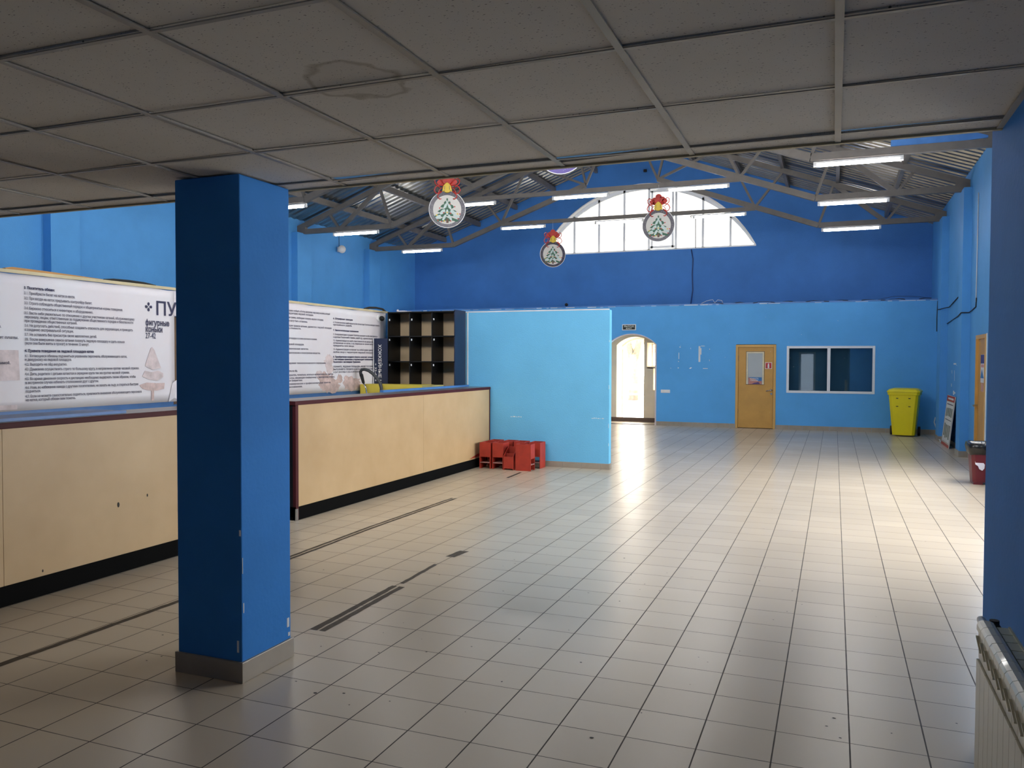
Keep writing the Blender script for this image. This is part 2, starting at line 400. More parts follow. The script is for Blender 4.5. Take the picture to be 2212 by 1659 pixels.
# rough plaster crest
r = MB(); x = XL+.3
while x < XR-.05:
    l = random.uniform(.03, .35); h = random.choice([.003, .006, .008, .014])
    if random.random() < .6: r.box(x, min(x+l, XR-.02), YB-.012, YB+.05, 3.0-.002, 3.0+h)
    x += l+random.uniform(0, .15)
struct(r.build('trim_2', m_chip))
# upper gable with the big arched window
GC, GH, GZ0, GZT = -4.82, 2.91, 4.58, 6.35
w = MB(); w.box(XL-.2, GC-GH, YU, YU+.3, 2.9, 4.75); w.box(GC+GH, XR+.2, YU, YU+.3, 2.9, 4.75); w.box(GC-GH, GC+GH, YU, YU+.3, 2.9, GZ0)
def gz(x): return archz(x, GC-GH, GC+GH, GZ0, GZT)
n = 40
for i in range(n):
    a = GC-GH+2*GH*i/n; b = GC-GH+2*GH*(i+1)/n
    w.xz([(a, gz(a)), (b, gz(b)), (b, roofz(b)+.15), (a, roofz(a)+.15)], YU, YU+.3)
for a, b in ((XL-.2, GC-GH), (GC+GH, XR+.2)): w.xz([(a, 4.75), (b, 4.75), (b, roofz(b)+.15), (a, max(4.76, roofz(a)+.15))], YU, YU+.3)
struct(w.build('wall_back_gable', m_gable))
rv = MB()
for i in range(n):
    a = GC-GH+2*GH*i/n; b = GC-GH+2*GH*(i+1)/n
    rv.xz([(a, gz(a)-.004), (b, gz(b)-.004), (b, gz(b)), (a, gz(a))], YU-.004, YU+.3)
    rv.xz([(a, gz(a)), (b, gz(b)), (b, gz(b)+.035), (a, gz(a)+.035)], YU-.012, YU-.001)
rv.box(GC-GH, GC+GH, YU-.004, YU+.3, GZ0-.001, GZ0+.004)
struct(rv.build('trim_3', m_white2))
wf = MB()
for i in range(n):
    a = GC-GH+2*GH*i/n; b = GC-GH+2*GH*(i+1)/n
    wf.xz([(a, max(GZ0, gz(a)-.10)), (b, max(GZ0, gz(b)-.10)), (b, gz(b)-.004), (a, gz(a)-.004)], YU+.16, YU+.22)
wf.box(GC-GH+.02, GC+GH-.02, YU+.16, YU+.22, GZ0, GZ0+.06)
for x in (-6.82, -6.11, -5.40, -4.72, -3.99, -3.28, -2.57): wf.box(x-.028, x+.028, YU+.16, YU+.22, GZ0+.04, gz(x)-.03)
wf.box(-4.72, -3.99, YU+.15, YU+.2, 4.66, 4.72); wf.box(-4.66, -4.61, YU+.15, YU+.2, 4.66, 6.2); wf.box(-4.10, -4.05, YU+.15, YU+.2, 4.66, 6.2)
wf.box(-4.72, -3.99, YU+.15, YU+.2, 6.16, 6.22)
w1 = struct(wf.build('window_1', m_frame))
g = MB(); g.xz([(GC-GH+.02, GZ0+.02)]+[(GC-GH+2*GH*i/n, max(GZ0+.03, gz(GC-GH+2*GH*i/n)-.02)) for i in range(1, n)]+[(GC+GH-.02, GZ0+.02)], YU+.185, YU+.19)
g.build('pane', m_poly, w1)

# passage behind the arch and the outer wall
w = MB()
w.box(XL, -5.44, 21.4, 22.1, 0, 3.0)
OX0, OX1 = -5.44, -4.70
n = 12
for i in range(n):
    a = OX0+(OX1-OX0)*i/n; b = OX0+(OX1-OX0)*(i+1)/n
    w.xz([(a, archz(a, OX0-.05, OX1+.3, 1.98, 2.26)), (b, archz(b, OX0-.05, OX1+.3, 1.98, 2.26)), (b, 3.0), (a, 3.0)], 21.4, 22.1)
w.box(OX1, -4.62, 21.4, 22.1, 0, 3.0); w.box(-4.62, -4.1, 21.4, 22.1, 0, .85); w.box(-4.62, -4.45, 21.4, 22.1, .85, 1.45)
w.box(-4.62, -4.1, 21.4, 22.1, 1.42, 1.47); w.box(-4.62, -4.1, 21.4, 22.1, 2.1, 3.0); w.box(-4.1, XR, 21.4, 22.1, 0, 3.0)
w.box(-5.95, -5.85, YB+.2, 21.4, 0, 3.0); w.box(-3.75, -3.65, YB+.2, 21.4, 0, 3.0); w.box(-5.85, -3.75, YB+.2, 21.4, 2.55, 2.6)
struct(w.build('wall_passage', m_cream))
struct(MB().box(-5.85, -3.76, 21.385, 21.4, 0, .11).build('baseboard_passage', mat('brown_skirting', (.14, .08, .05), .5)).data and bpy.data.objects['baseboard_passage'])
a_ = MB()
for i in range(20):
    a = AX0+(AX1-AX0)*i/20; b = AX0+(AX1-AX0)*(i+1)/20; za, zb = archz(a, AX0, AX1, AS, AT), archz(b, AX0, AX1, AS, AT)
    a_.xz([(a, za-.022), (b, zb-.022), (b, zb+.004), (a, za+.004)], YB-.008, YB+.02)
a_.box(AX1-.035, AX1, YB-.008, YB+.2, 0, AS)
struct(a_.build('trim_4', mat('pink_white_edge', (.7, .62, .66), .6)))
struct(MB().box(AX0, AX1, YB+.0, YB+.05, 0, .012).build('trim_5', mat('dark_threshold', (.08, .04, .03), .4)))
dr = MB(); dr.box(OX0, OX0+.04, 22.0, 22.06, 0, 1.94); dr.box(OX1-.04, OX1, 22.0, 22.06, 0, 2.16); dr.box(OX0+.04, OX1-.04, 22.0, 22.06, 0, .04)
for i in range(n):
    a = OX0+(OX1-OX0)*i/n; b = OX0+(OX1-OX0)*(i+1)/n; za, zb = archz(a, OX0-.05, OX1+.3, 1.98, 2.26), archz(b, OX0-.05, OX1+.3, 1.98, 2.26)
    dr.xz([(a, za-.06), (b, zb-.06), (b, zb), (a, za)], 22.0, 22.06)
d1 = struct(dr.build('door_1', m_frame))
MB().box(OX0+.05, OX1-.04, 22.025, 22.03, .04, 2.16).build('pane', m_glass, d1)
wr = struct(MB().frame_xz(-4.62, -4.1, 1.47, 2.1, 22.0, 22.05, .04).box(-4.32, -4.28, 22.0, 22.05, 1.51, 2.06).build('window_2', m_frame))
MB().box(-4.58, -4.14, 22.02, 22.025, 1.51, 2.06).build('pane', m_glass, wr)

# pillar between the two rooms
PX0, PX1, PY0, PY1 = -3.155, -2.745, 3.27, 3.665
pl = tag(MB().box(PX0, PX1, PY0, PY1, 0, ZC-.004).build('pillar', m_blue_dk, bevel=.006), 'square blue painted pillar holding up the low tiled ceiling', 'pillar', kind='structure')
MB().box(PX0-.012, PX1+.012, PY0-.012, PY1+.012, .0, .105).build('skirting', m_skirt, pl, bevel=.003)
c = MB()
for x0, y0, z0, wd, hh in ((-2.775, PY0, .15, .012, .06), (-2.758, PY0, .74, .01, .03)): c.box(x0, x0+wd, y0-.0015, y0, z0, z0+hh)
for y0, z0, wd, hh in ((3.63, .17, .02, .05), (3.28, .35, .006, .05), (3.275, .55, .004, .08), (3.64, .12, .015, .02)): c.box(PX1, PX1+.0015, y0, y0+wd, z0, z0+hh)
c.build('paint_chip', m_chip, pl)
def scuff(pts, wd, nm='scuff'):
    return MB()
# baseboards
b = MB()
def run_x(mb, x0, x1, y, z=.1, t=.012, sgn=-1):
    x = x0
    while x < x1-.01:
        e = min(x+.3, x1); mb.box(x+.0015, e-.0015, min(y, y+sgn*t), max(y, y+sgn*t), 0, z); x = e
def run_y(mb, y0, y1, x, z=.1, t=.012, sgn=-1):
    y = y0
    while y < y1-.01:
        e = min(y+.3, y1); mb.box(min(x, x+sgn*t), max(x, x+sgn*t), y+.0015, e-.0015, 0, z); y = e
run_x(b, AX1, DX0-.01, YB); run_x(b, DX1+.01, XR, YB); run_x(b, XL, AX0, YB)
struct(b.build('baseboard_back', m_skirt))
b = MB(); run_y(b, D1+.05, 15.74, XR); run_y(b, 16.19, 18.72, XR); run_y(b, 19.25, YB, XR); run_y(b, 15.72, 16.2, XR-.13); run_y(b, 18.7, 19.27, XR-.13); run_x(b, XR-.13, XR, 15.74); run_x(b, XR-.13, XR, 18.72)
run_y(b, 3.95, D0-.05, XR)
struct(b.build('baseboard_right', m_skirt))

# light blue partition between skate hire and the hall
PTY = 11.8
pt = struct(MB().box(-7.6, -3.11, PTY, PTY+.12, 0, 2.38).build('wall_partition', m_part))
b = MB(); run_x(b, -5.03, -3.10, PTY, .085); run_y(b, PTY, PTY+.12, -3.11, .085, sgn=1)
struct(b.build('baseboard_partition', m_skirt))
struct(MB().box(-5.46, -3.12, PTY-.006, PTY+.02, 2.378, 2.396).box(-5.435, -5.412, PTY-.006, PTY, 1.1, 2.39).build('trim_6', m_chip))
c = MB()
for x0, x1, z in ((-4.69, -4.5, .742), (-3.38, -3.18, .755)):
    x = x0
    while x < x1: l = random.uniform(.01, .04); c.box(x, x+l, PTY-.0015, PTY, z, z+random.uniform(.006, .016)); x += l+random.uniform(.002, .015)
for z in (.35, .62, 1.2, 1.9): c.box(-3.118, -3.112, PTY-.0015, PTY, z, z+random.uniform(.02, .07))
c.build('paint_chip', m_chip, pt)
# marks of removed posters on the back wall
c = MB()
def mark(x0, x1, z0, z1, y=YB): c.box(x0, x1, y-.0015, y, z0, z1)
mark(-3.13, -3.085, 1.60, 1.99); mark(-3.085, -3.06, 1.78, 1.94); mark(-3.07, -2.98, 1.985, 2.0); mark(-3.62, -3.605, 1.67, 1.83)
mark(-3.63, -3.61, 1.60, 1.62); mark(-3.6, -3.57, 1.96, 1.98); mark(-3.33, -3.32, 1.92, 1.95); mark(-2.87, -2.86, 1.62, 1.66); mark(-2.87, -2.855, 1.9, 1.93)
mark(-3.02, -2.9, 1.43, 1.445); mark(-3.35, -3.31, 1.43, 1.45); mark(-3.33, -3.29, 1.45, 1.465); mark(-3.64, -3.61, 1.44, 1.46); mark(-3.82, -3.80, 1.435, 1.445)
for k in range(22):
    x = random.uniform(-4, 1.8); z = random.uniform(.2, 2.9); s_ = random.uniform(.004, .012); mark(x, x+s_, z, z+s_*.8)
c.build('paint_chip', m_chip, wb)
c = MB()
for y0, y1, z0, z1 in ((17.1, 17.3, 1.55, 1.565), (17.35, 17.7, 1.57, 1.6), (17.55, 17.58, 1.26, 1.46), (17.9, 17.94, 1.4, 1.46), (17.95, 17.99, 1.14, 1.2), (17.4, 17.6, 1.02, 1.05), (17.55, 17.7, .99, 1.07), (17.2, 17.22, 1.5, 1.54)):
    c.box(XR-.0015, XR, y0, y1, z0, z1)
c.build('paint_chip', m_chip, bpy.data.objects['wall_right'])

# ------------------------------------------------------------------ low suspended ceiling
ct = MB(); XS = [.603*k for k in range(-20, 2)]; YS = [3.57-.597*k for k in range(0, 14)]
def tilez(): return 2.549+random.uniform(0, .003)
for i in range(len(XS)-1):
    for j in range(len(YS)-1):
        x0, x1 = XS[i]+.004, XS[i+1]-.004; y1, y0 = YS[j]-.006, YS[j+1]+.003
        if x1 > .6: x1 = .598
        if x0 > .59: continue
        z = [tilez()+random.uniform(-.002, .004) for _ in range(4)]
        ct.hexa([(x0,y0,z[0]),(x1,y0,z[1]),(x1,y1,z[2]),(x0,y1,z[3])], [(x0,y0,2.565),(x1,y0,2.565),(x1,y1,2.565),(x0,y1,2.565)])
# narrow last row, three pieces slipped open
for i in range(len(XS)-1):
    x0, x1 = XS[i]+.003, min(XS[i+1]-.003, .595)
    if x0 > .55: continue
    gap = {-4: (.004, .075), -2: (.004, .07), 0: (.03, .012)}.get(round(XS[i]/.603), (.003, .003))
    if round(XS[i]/.603) == -4: gap = (.06, .004)
    if round(XS[i]/.603) == -2: gap = (.075, .003)
    ct.hexa([(x0,3.574+gap[0],2.547),(x1,3.574+gap[1],2.547),(x1,3.70,2.546),(x0,3.70,2.546)], [(x0,3.574+gap[0],2.56),(x1,3.574+gap[1],2.56),(x1,3.70,2.56),(x0,3.70,2.56)])
struct(ct.build('ceiling', m_ctile))
tb = MB()
for x in XS: 
    if x < .59: tb.box(x-.012, x+.012, -4, 3.70, 2.541, 2.5455)
tb.box(.578, .6, -4, 3.72, 2.539, 2.5455)
for y in YS[:-1]:
    for i in range(len(XS)-1):
        dz = random.uniform(-.0015, .001); x1 = min(XS[i+1]-.012, .58)
        if x1 > XS[i]: tb.box(XS[i]+.012, x1, y-.004, y+.012, 2.5415+dz, 2.5455+dz)
struct(tb.build('trim_7', m_tbar))
struct(MB().box(XL, .6, 3.70, 3.722, 2.536, 2.572).build('trim_8', mat('yellowed_edge_angle', (.42, .36, .22), .5)))
struct(MB().box(XL, .6, -4, 3.86, 2.72, 2.86).build('ceiling_slab', m_ltgrey))

# ------------------------------------------------------------------ roof, purlins, trusses, lamps
rf = []
for sgn in (-1, 1):
    r = MB(); y = 3.75; P = []
    while y < 22.1:
        for dy, dz in ((0, 0), (.09, 0), (.12, .045), (.19, .045), (.22, 0)):
            P.append((y+dy, dz))
        y += .22
    xo = XC+sgn*7.15
    base = len(r.v)
    for (yy, dz) in P:
        r.v.append((XC, yy, roofz(XC)+.16+dz)); r.v.append((xo, yy, roofz(xo)+.16+dz))
    for i in range(len(P)-1): r.f.append((2*i, 2*i+2, 2*i+3, 2*i+1))
    o = r.build('roof', m_galv); so = o.modifiers.new('thick', 'SOLIDIFY'); so.thickness = .004
    struct(o)
struct(MB().xz([(XL-.25, 4.80), (XL, 4.80), (XL, roofz(XL)+.17), (XL-.25, roofz(XL-.25)+.17)], 3.9, 22.1).xz([(XR, 4.80), (XR+.25, 4.80), (XR+.25, roofz(XR+.25)+.17), (XR, roofz(XR)+.17)], 3.9, 22.1).build('trim_9', m_blue))
def truss_parts(root, Y):
    def P(d, z): return (XC+d, Y, z)
    nb = {0: (6.95, 4.62), 1: (5.8, 4.62), 2: (4.45, 4.62), 3: (3.1, 4.62+.36*1.35), 4: (.88, 4.62+.36*3.57)}
    for s in (-1, 1):
        ttop = lambda d: 4.70+.36*(6.95-d)
        MB().beam(P(s*6.95, ttop(6.95)), P(0, ttop(0)), .09, .11).build('top_chord', m_steel, root)
        m_ = MB(); seq = [(6.95, 4.62), (4.45, 4.62), (.88, 4.62+.36*3.57)]
        for p, q in zip(seq[:-1], seq[1:]): m_.beam(P(s*p[0], p[1]), P(s*q[0], q[1]), .09, .11)
        m_.box(XC+s*6.95-(.0 if s > 0 else 0)-(.22 if s > 0 else 0), XC+s*6.95+(.22 if s < 0 else 0), Y-.05, Y+.05, 4.58, 4.76)
        m_.build('bottom_chord', m_steel, root)
        for k, td in ((1, 6.1), (1, 4.75), (2, 4.75), (3, 3.7), (3, 2.5), (4, 2.15), (4, 1.1), (4, .35)):
            a = nb[k]; MB().beam(P(s*a[0], a[1]), P(s*td, ttop(td)), .055, .05 if td != 4.75 or k == 2 else .09).build('web', m_steel, root)
    MB().beam(P(-3.1, 5.075), P(3.1, 5.075), .07, .085).build('tie_beam', m_steel, root)
TY = [19.27, 16.07, 12.87, 9.67]
TN = ['farthest grey scissor roof truss, in front of the arched gable window', 'middle grey scissor roof truss carrying three tubes on its tie',
      'nearest fully seen grey roof truss, its top hidden by the tiled ceiling', 'grey roof truss mostly hidden above the low ceiling edge']
for i, Y in enumerate(TY[:3]):
    if i == 0:
        tr0 = thing('roof_truss', (XC, TY[0], 4.6), TN[0], 'roof truss', 'scissor trusses of the hall'); truss_parts(tr0, TY[0])
    else: dup(tr0, (XC, Y, 4.6), 0, TN[i])
dup(tr0, (XC, TY[3], 4.6), 0, TN[3])
pxs = [-10.75, -9.65, -8.5, -7.35, -6.15, -5.0, -4.64, -3.49, -2.29, -1.14, .01, 1.11]
nth = ['first', 'second', 'third', 'fourth', 'fifth', 'sixth']
for i, x in enumerate(pxs):
    z = roofz(x)+.055
    o = MB().beam((x, 3.9, z), (x, YU+.05, z), .07, .13, ref=(1, 0, 0)).build('roof_purlin', m_steel, origin=(x, 12.9, z))
    side = 'left' if i < 6 else 'right'; k = i if i < 6 else 11-i
    tag(o, f'grey steel purlin under the metal roof, {nth[k]} one up from the {side} wall', 'roof beam', 'roof purlins')

# fluorescent tubes
lamp0 = thing('tube_light', (0, 0, 4.5), 'x', 'lamp', 'fluorescent tubes hung under the trusses')
MB().tube([(-.55, 0, 4.5), (.55, 0, 4.5)], .024, 10).build('tube', m_tube, lamp0, smooth=True)
MB().box(-.6, .6, -.022, .022, 4.528, 4.552).build('housing', m_lampbody, lamp0)
MB().tube([(-.60, 0, 4.5), (-.55, 0, 4.5)], .026, 10).box(-.6, -.57, -.02, .02, 4.5, 4.55).build('end_cap', m_white, lamp0)
MB().tube([(.60, 0, 4.5), (.55, 0, 4.5)], .026, 10).box(.57, .6, -.02, .02, 4.5, 4.55).build('end_cap', m_white, lamp0)
MB().tube([(-.35, 0, 4.552), (-.35, 0, 4.566)], .004, 6).build('hanger', m_steel, lamp0); MB().tube([(.35, 0, 4.552), (.35, 0, 4.566)], .004, 6).build('hanger', m_steel, lamp0)
sub(first_of(lamp0, 'housing'), ['end_cap', 'hanger'])
LP = []
tn = {19.27: 'farthest truss', 16.07: 'middle truss', 12.87: 'nearest visible truss'}
for Y in TY[:3]:
    k = tn[Y]
    LP += [(-10.2 if Y > 13 else -9.84, Y, 4.5, f'glowing tube under the left arm of the {k}'), (.27 if Y < 19 else .29, Y, 4.5, f'glowing tube under the right arm of the {k}')]
    if Y > 12:  # on the nearest truss these tie tubes are unseen, added for hall light
        LP += [(-7.34, Y, 4.96, f'glowing tube at the left end of the {k} tie beam'), (-4.87, Y, 4.96, f'glowing tube mid way along the {k} tie beam'), (-2.51, Y, 4.96, f'glowing tube at the right end of the {k} tie beam')]
for x, z in ((-10.2, 4.5), (-7.34, 4.96), (-4.87, 4.96), (-2.51, 4.96), (.27, 4.5)): LP.append((x, TY[3], z, 'added glowing tube on the truss hidden above the low ceiling edge'))  # unseen repeat of the tube row, added to light the hall
first = True
for x, Y, z, l in LP:
    if first: lamp0.location = (x, Y, z); lamp0['label'] = l; first = False
    else: dup(lamp0, (x, Y, z), 0, l)
# blue board filling the right end of the third truss
struct(MB().xz([(.70, 4.63), (2.12, 4.70), (2.12, 4.76), (.70, 5.16)], 12.83, 12.85).build('trim_10', m_blueboard))

# ------------------------------------------------------------------ doors and window in the back wall
dz = 1.97
fr = MB(); f = .06
fr.frame_xz(DX0, DX1, 0, 2.02, YB-.02, YB+.12, f, False)
d2 = struct(fr.build('door_2', m_ochre_f, bevel=.004))
GX0, GX1, GZ_0, GZ_1 = -1.985, -1.575, 1.065, 1.85
lf = MB(); lx0, lx1 = DX0+f+.006, DX1-f-.006; yl0, yl1 = YB+.01, YB+.05
lf.box(lx0, GX0, yl0, yl1, .012, dz-.012); lf.box(GX1, lx1, yl0, yl1, .012, dz-.012); lf.box(GX0, GX1, yl0, yl1, .012, GZ_0); lf.box(GX0, GX1, yl0, yl1, GZ_1, dz-.012)
lf_o = lf.build('door_leaf', m_ochre, d2)
MB().frame_xz(GX0, GX1, GZ_0, GZ_1, YB, YB+.02, .033, False).build('bead', mat('cream_bead', (.8, .72, .5), .5), lf_o)
MB().frame_xz(GX0-.01, GX1+.01, GZ_0-.01, GZ_1+.01, YB+.004, YB+.012, .0098).build('rebate', mat('dark_rebate', (.08, .03, .01), .6), lf_o)
MB().box(GX0+.03, GX1-.03, YB+.015, YB+.03, GZ_0, GZ_1-.03).build('pane', m_grey, lf_o)
hd = MB(); hd.tube([(-1.40, YB+.01, .93), (-1.40, YB-.05, .93), (-1.41, YB-.055, .93), (-1.52, YB-.055, .905)], .011, 8); hd.tube([(-1.40, YB+.012, .93), (-1.40, YB-.002, .93)], .028, 12)
hd.build('handle', m_chrome, lf_o, smooth=True)
MB().tube([(-1.40, YB+.012, .84), (-1.40, YB-.004, .84)], .024, 12).build('keyhole_plate', m_chrome, lf_o)
MB().tube([(DX0+f, YB-.004, .35), (DX0+f, YB-.004, .47)], .009, 6).build('hinge', m_steel, lf_o); MB().tube([(DX0+f, YB-.004, 1.64), (DX0+f, YB-.004, 1.76)], .009, 6).build('hinge', m_steel, lf_o)
s = thing('door_sign', (-1.78, YB+.01, 1.07), 'small colourful sign low in the pane of the ochre back door', 'sign')
MB().box(-1.935, -1.625, YB+.008, YB+.014, 1.068, 1.235).build('plate', mat('sign_salmon', (.5, .2, .16), .4), s)
MB().xz([(-1.935, 1.235), (-1.625, 1.235), (-1.625, 1.15), (-1.70, 1.14), (-1.78, 1.19), (-1.9, 1.22)], YB+.006, YB+.008).build('swoosh', m_cyan, s)
MB().xz([(-1.86, 1.075), (-1.66, 1.075), (-1.70, 1.12), (-1.80, 1.10)], YB+.006, YB+.008).build('swoosh', m_signvio, s)
merge([text('t', 'КОМНАТА', m_white, s, (-1.90, YB+.006, 1.185), (1,0,0), (0,0,1), .045, .2, bold=.001),
       text('t', 'ОХРАНЫ', m_white, s, (-1.89, YB+.006, 1.145), (1,0,0), (0,0,1), .04, .18, bold=.001)], 'lettering', s)
s = thing('fire_extinguisher_sign', (-1.473, YB+.01, 1.44), 'red fire extinguisher pictogram on the right of the ochre back door', 'sign')
MB().box(-1.55, -1.395, YB+.004, YB+.009, 1.44, 1.595).build('border', m_white, s)
MB().box(-1.54, -1.405, YB+.002, YB+.004, 1.45, 1.585).build('plate', m_signred, s)
MB().box(-1.49, -1.455, YB-.0, YB+.002, 1.462, 1.545).xz([(-1.482, 1.545), (-1.463, 1.545), (-1.463, 1.572), (-1.482, 1.572)], YB, YB+.002).build('symbol', m_white, s)
MB().box(-1.476, -1.468, YB-.001, YB, 1.50, 1.515).build('symbol_mark', m_signred, s)
# window of the guard room
f = .055
wf = MB(); wf.frame_xz(WX0, WX1, WZ0, WZ1, YB-.015, YB+.07, f)
mx = -.125; wf.box(mx-.035, mx+.035, YB-.015, YB+.07, WZ0+f, WZ1-f)
w3 = struct(wf.build('window_3', m_frame, bevel=.004))
MB().box(WX0+f, mx-.035, YB+.025, YB+.03, WZ0+f, WZ1-f).build('pane', m_glassd, w3); MB().box(mx+.035, WX1-f, YB+.035, YB+.04, WZ0+f, WZ1-f).build('pane', m_glassd, w3)
m_dimroom = mat('dim_room_teal', (.10, .18, .22), .7, var=.1)
struct(MB().box(WX0-.1, WX1+.1, YB+.3, YB+.32, .6, 2.3).build('trim_11', m_dimroom))  # teal sheet stands in for the dim room behind the panes
# right wall door
fr = MB(); fr.frame_yz(D0, D1, 0, 2.05, XR-.015, XR+.12, .06, False)
d3 = struct(fr.build('door_3', m_ochre_f))
lf = MB().box(XR+.02, XR+.06, D0+.062, D1-.062, .01, 1.985).build('door_leaf', m_ochre, d3)
MB().tube([(XR+.02, D1-.1, .93), (XR-.045, D1-.1, .93), (XR-.05, D1-.11, .93), (XR-.05, D1-.22, .92)], .011, 8).build('handle', m_chrome, lf)
struct(MB().box(XR-.004, XR+.0, D0-.1, D0, 0, 2.06).build('trim_13', m_chip))
s = thing('door_notice', (XR+.018, 14.5, 1.3), 'stack of small blue and pink notices taped on the right wall door', 'notice')
MB().box(XR+.012, XR+.02, 14.28, 14.66, 1.30, 1.74).build('sheet', m_white, s)
MB().box(XR+.010, XR+.012, 14.33, 14.66, 1.60, 1.735).build('picture', m_signvio, s)
MB().yz([(14.36, 1.37), (14.66, 1.37), (14.55, 1.51)], XR+.010, XR+.012).build('picture', m_cyan, s)
MB().box(XR+.010, XR+.012, 14.36, 14.62, 1.54, 1.585).build('picture', mat('salmon_print', (.6, .3, .3), .5), s)
MB().box(XR+.012, XR+.02, 14.40, 14.60, 1.16, 1.29).build('sheet', mat('pink_paper', (.62, .36, .3), .6), s)

# added windows of the right wall (guessed daylight source, unseen behind the near wall)
for k, (a, b) in enumerate(WIN_ADDED):
    wf = MB()
    wf.frame_yz(a, b, .9, 2.9, XR+.08, XR+.14, .06)
    for y in ((2*a+b)/3, (a+2*b)/3): wf.box(XR+.08, XR+.14, y-.035, y+.035, .96, 2.84)
    o = struct(wf.build(f'window_{4+k}', m_frame)); MB().box(XR+.105, XR+.11, a, b, .93, 2.87).build('pane', m_glass, o)

# exit sign, switches, small devices
s = thing('exit_sign', (-4.876, YB-.02, 2.405), 'black and white exit sign above the arched passage', 'sign')
MB().box(-5.055, -4.70, YB-.035, YB-.001, 2.40, 2.55).build('frame', m_white, s, bevel=.004)
MB().box(-5.035, -4.72, YB-.038, YB-.035, 2.418, 2.532).build('panel', m_signblack, s)
merge([text('t', 'ВЫХОД', m_signtext, s, (-5.005, YB-.039, 2.482), (1,0,0), (0,0,1), .05, .255, bold=.0015),
       text('t', 'EXIT', m_signtext, s, (-4.955, YB-.039, 2.43), (1,0,0), (0,0,1), .05, .155, bold=.0015)], 'lettering', s)
s = thing('light_switch', (-3.94, YB-.01, .86), 'white triple light switch right of the arched passage', 'light switch')
MB().box(-4.055, -3.825, YB-.012, YB-.0, .82, .90).build('plate', m_white, s, bevel=.003)
for k in range(3): MB().box(-4.045+k*.075, -3.985+k*.075, YB-.02, YB-.012, .832, .888).build('rocker', m_white, s, bevel=.002)
def dome(name, c, label, col=m_black):
    o = thing(name, c, label, 'camera'); MB().tube([(c[0], c[1]+.05, c[2]), (c[0], c[1]+.0, c[2])], .035, 12).build('mount', m_rubber, o); MB().ball(c, .045).build('housing', col, o, smooth=True)
dome('security_camera', (-6.58, YB+.06, 3.09), 'small black ball camera on top of the back rooms', m_black)
b_ = thing('security_camera', (-6.76, 11.36, 2.29), 'black ball camera on a white mount at the end of the vinyl rules banner', 'camera')
MB().tube([(-6.80, 11.36, 2.29), (-6.765, 11.36, 2.29)], .055, 16).build('mount', m_white, b_); MB().ball((-6.735, 11.37, 2.285), .042).build('housing', m_black, b_, smooth=True)
tag(MB().box(-7.98, -7.90, YU-.06, YU-.001, 5.43, 5.49).build('sensor_box', m_black, origin=(-7.94, YU-.03, 5.46)), 'small black sensor box on the gable, left of the arched window', 'sensor')
tag(MB().box(-4.83, -4.75, YU-.06, YU-.001, 6.68, 6.75).build('sensor_box', m_black, origin=(-4.79, YU-.03, 6.7)), 'small black sensor box on the gable, above the arched window', 'sensor')
o = thing('loudspeaker', (XL+.09, 17.75, 4.36), 'small white loudspeaker box high on the left wall between two pilasters', 'loudspeaker')
MB().tube([(XL+.02, 17.75, 4.42), (XL+.08, 17.7, 4.42), (XL+.18, 17.62, 4.41)], [.05, .07, .10], 12).build('horn', m_white, o, smooth=True)
MB().box(XL, XL+.06, 17.68, 17.82, 4.36, 4.48).build('mount', m_white, o)
MB().tube([(XL+.01, 17.75, 4.48), (XL+.01, 17.74, 4.80)], .006, 6).build('wire', m_cable, o)

# cables
def cable(name, pts, r, m, label): 
    o = MB().tube(pts, r, 6).build(name, m, origin=pts[0], smooth=True); tag(o, label, 'cable'); return o
pts = [(-11.74, 17.2, 2.83), (-11.74, 18.6, 2.80), (-11.57, 18.97, 2.79), (-11.57, 19.45, 2.78), (-11.73, 19.55, 2.75), (-11.73, 21.1, 2.72)]
cable('cable', pts, .010, m_cable, 'thin dark cable sagging along the left wall above the rules banner')
pts = [(-3.32, YU-.02, 5.35), (-3.30, YU-.12, 5.33), (-3.36, YU-.13, 5.36), (-3.34, YU-.06, 5.0), (-3.36, YU-.04, 4.5)]
cable('cable', [(-3.58, YU+.15, 5.41), (-3.55, YU-.2, 5.40), (-3.42, YU-.2, 5.42), (-3.42, YU-.2, 5.35), (-3.43, YU-.08, 4.58)], .010, m_cable, 'thin dark cable hanging in front of the arched window')
cable('conduit', [(-3.55, YU-.012, 4.56), (-3.50, YU-.012, 4.3), (-3.52, YU-.012, 3.9), (-3.50, YU-.012, 3.5), (-3.56, YU-.012, 3.05)], .016, mat('dark_blue_conduit', (.02, .06, .2), .5), 'blue painted cable running down the gable below the window')
pts = []
for i in range(60):
    x = -2.9+i*.083; pts.append((min(x, 2.05), YB+.03+.02*math.sin(i*1.3), 3.03+.012*math.sin(i*.9)+random.uniform(0, .01)))
cable('cable_bundle', pts, .011, m_cable, 'black cables lying along the ledge toward the right corner')
cable('cable', [(.9, YB+.02, 3.04), (1.25, YB+.01, 3.11), (1.6, YB, 3.10), (2.0, YB, 3.05)], .004, m_cable, 'thin looped wire above the cables on the ledge at right')
cable('wire_loop', [(-3.1, YB+.02, 3.03), (-2.95, YB, 3.10), (-2.8, YB, 3.13), (-2.75, YB+.01, 3.05), (-2.68, YB, 3.12), (-2.58, YB, 3.10), (-2.56, YB+.02, 3.04)], .006, m_wcable, 'white wire loops standing up on the ledge above the wall scars')
cable('cable', [(XR-.012, 15.04, 4.35), (XR-.012, 15.06, 3.4), (XR-.012, 15.08, 2.60)], .008, m_wcable, 'white cable hanging down the right wall above the door')
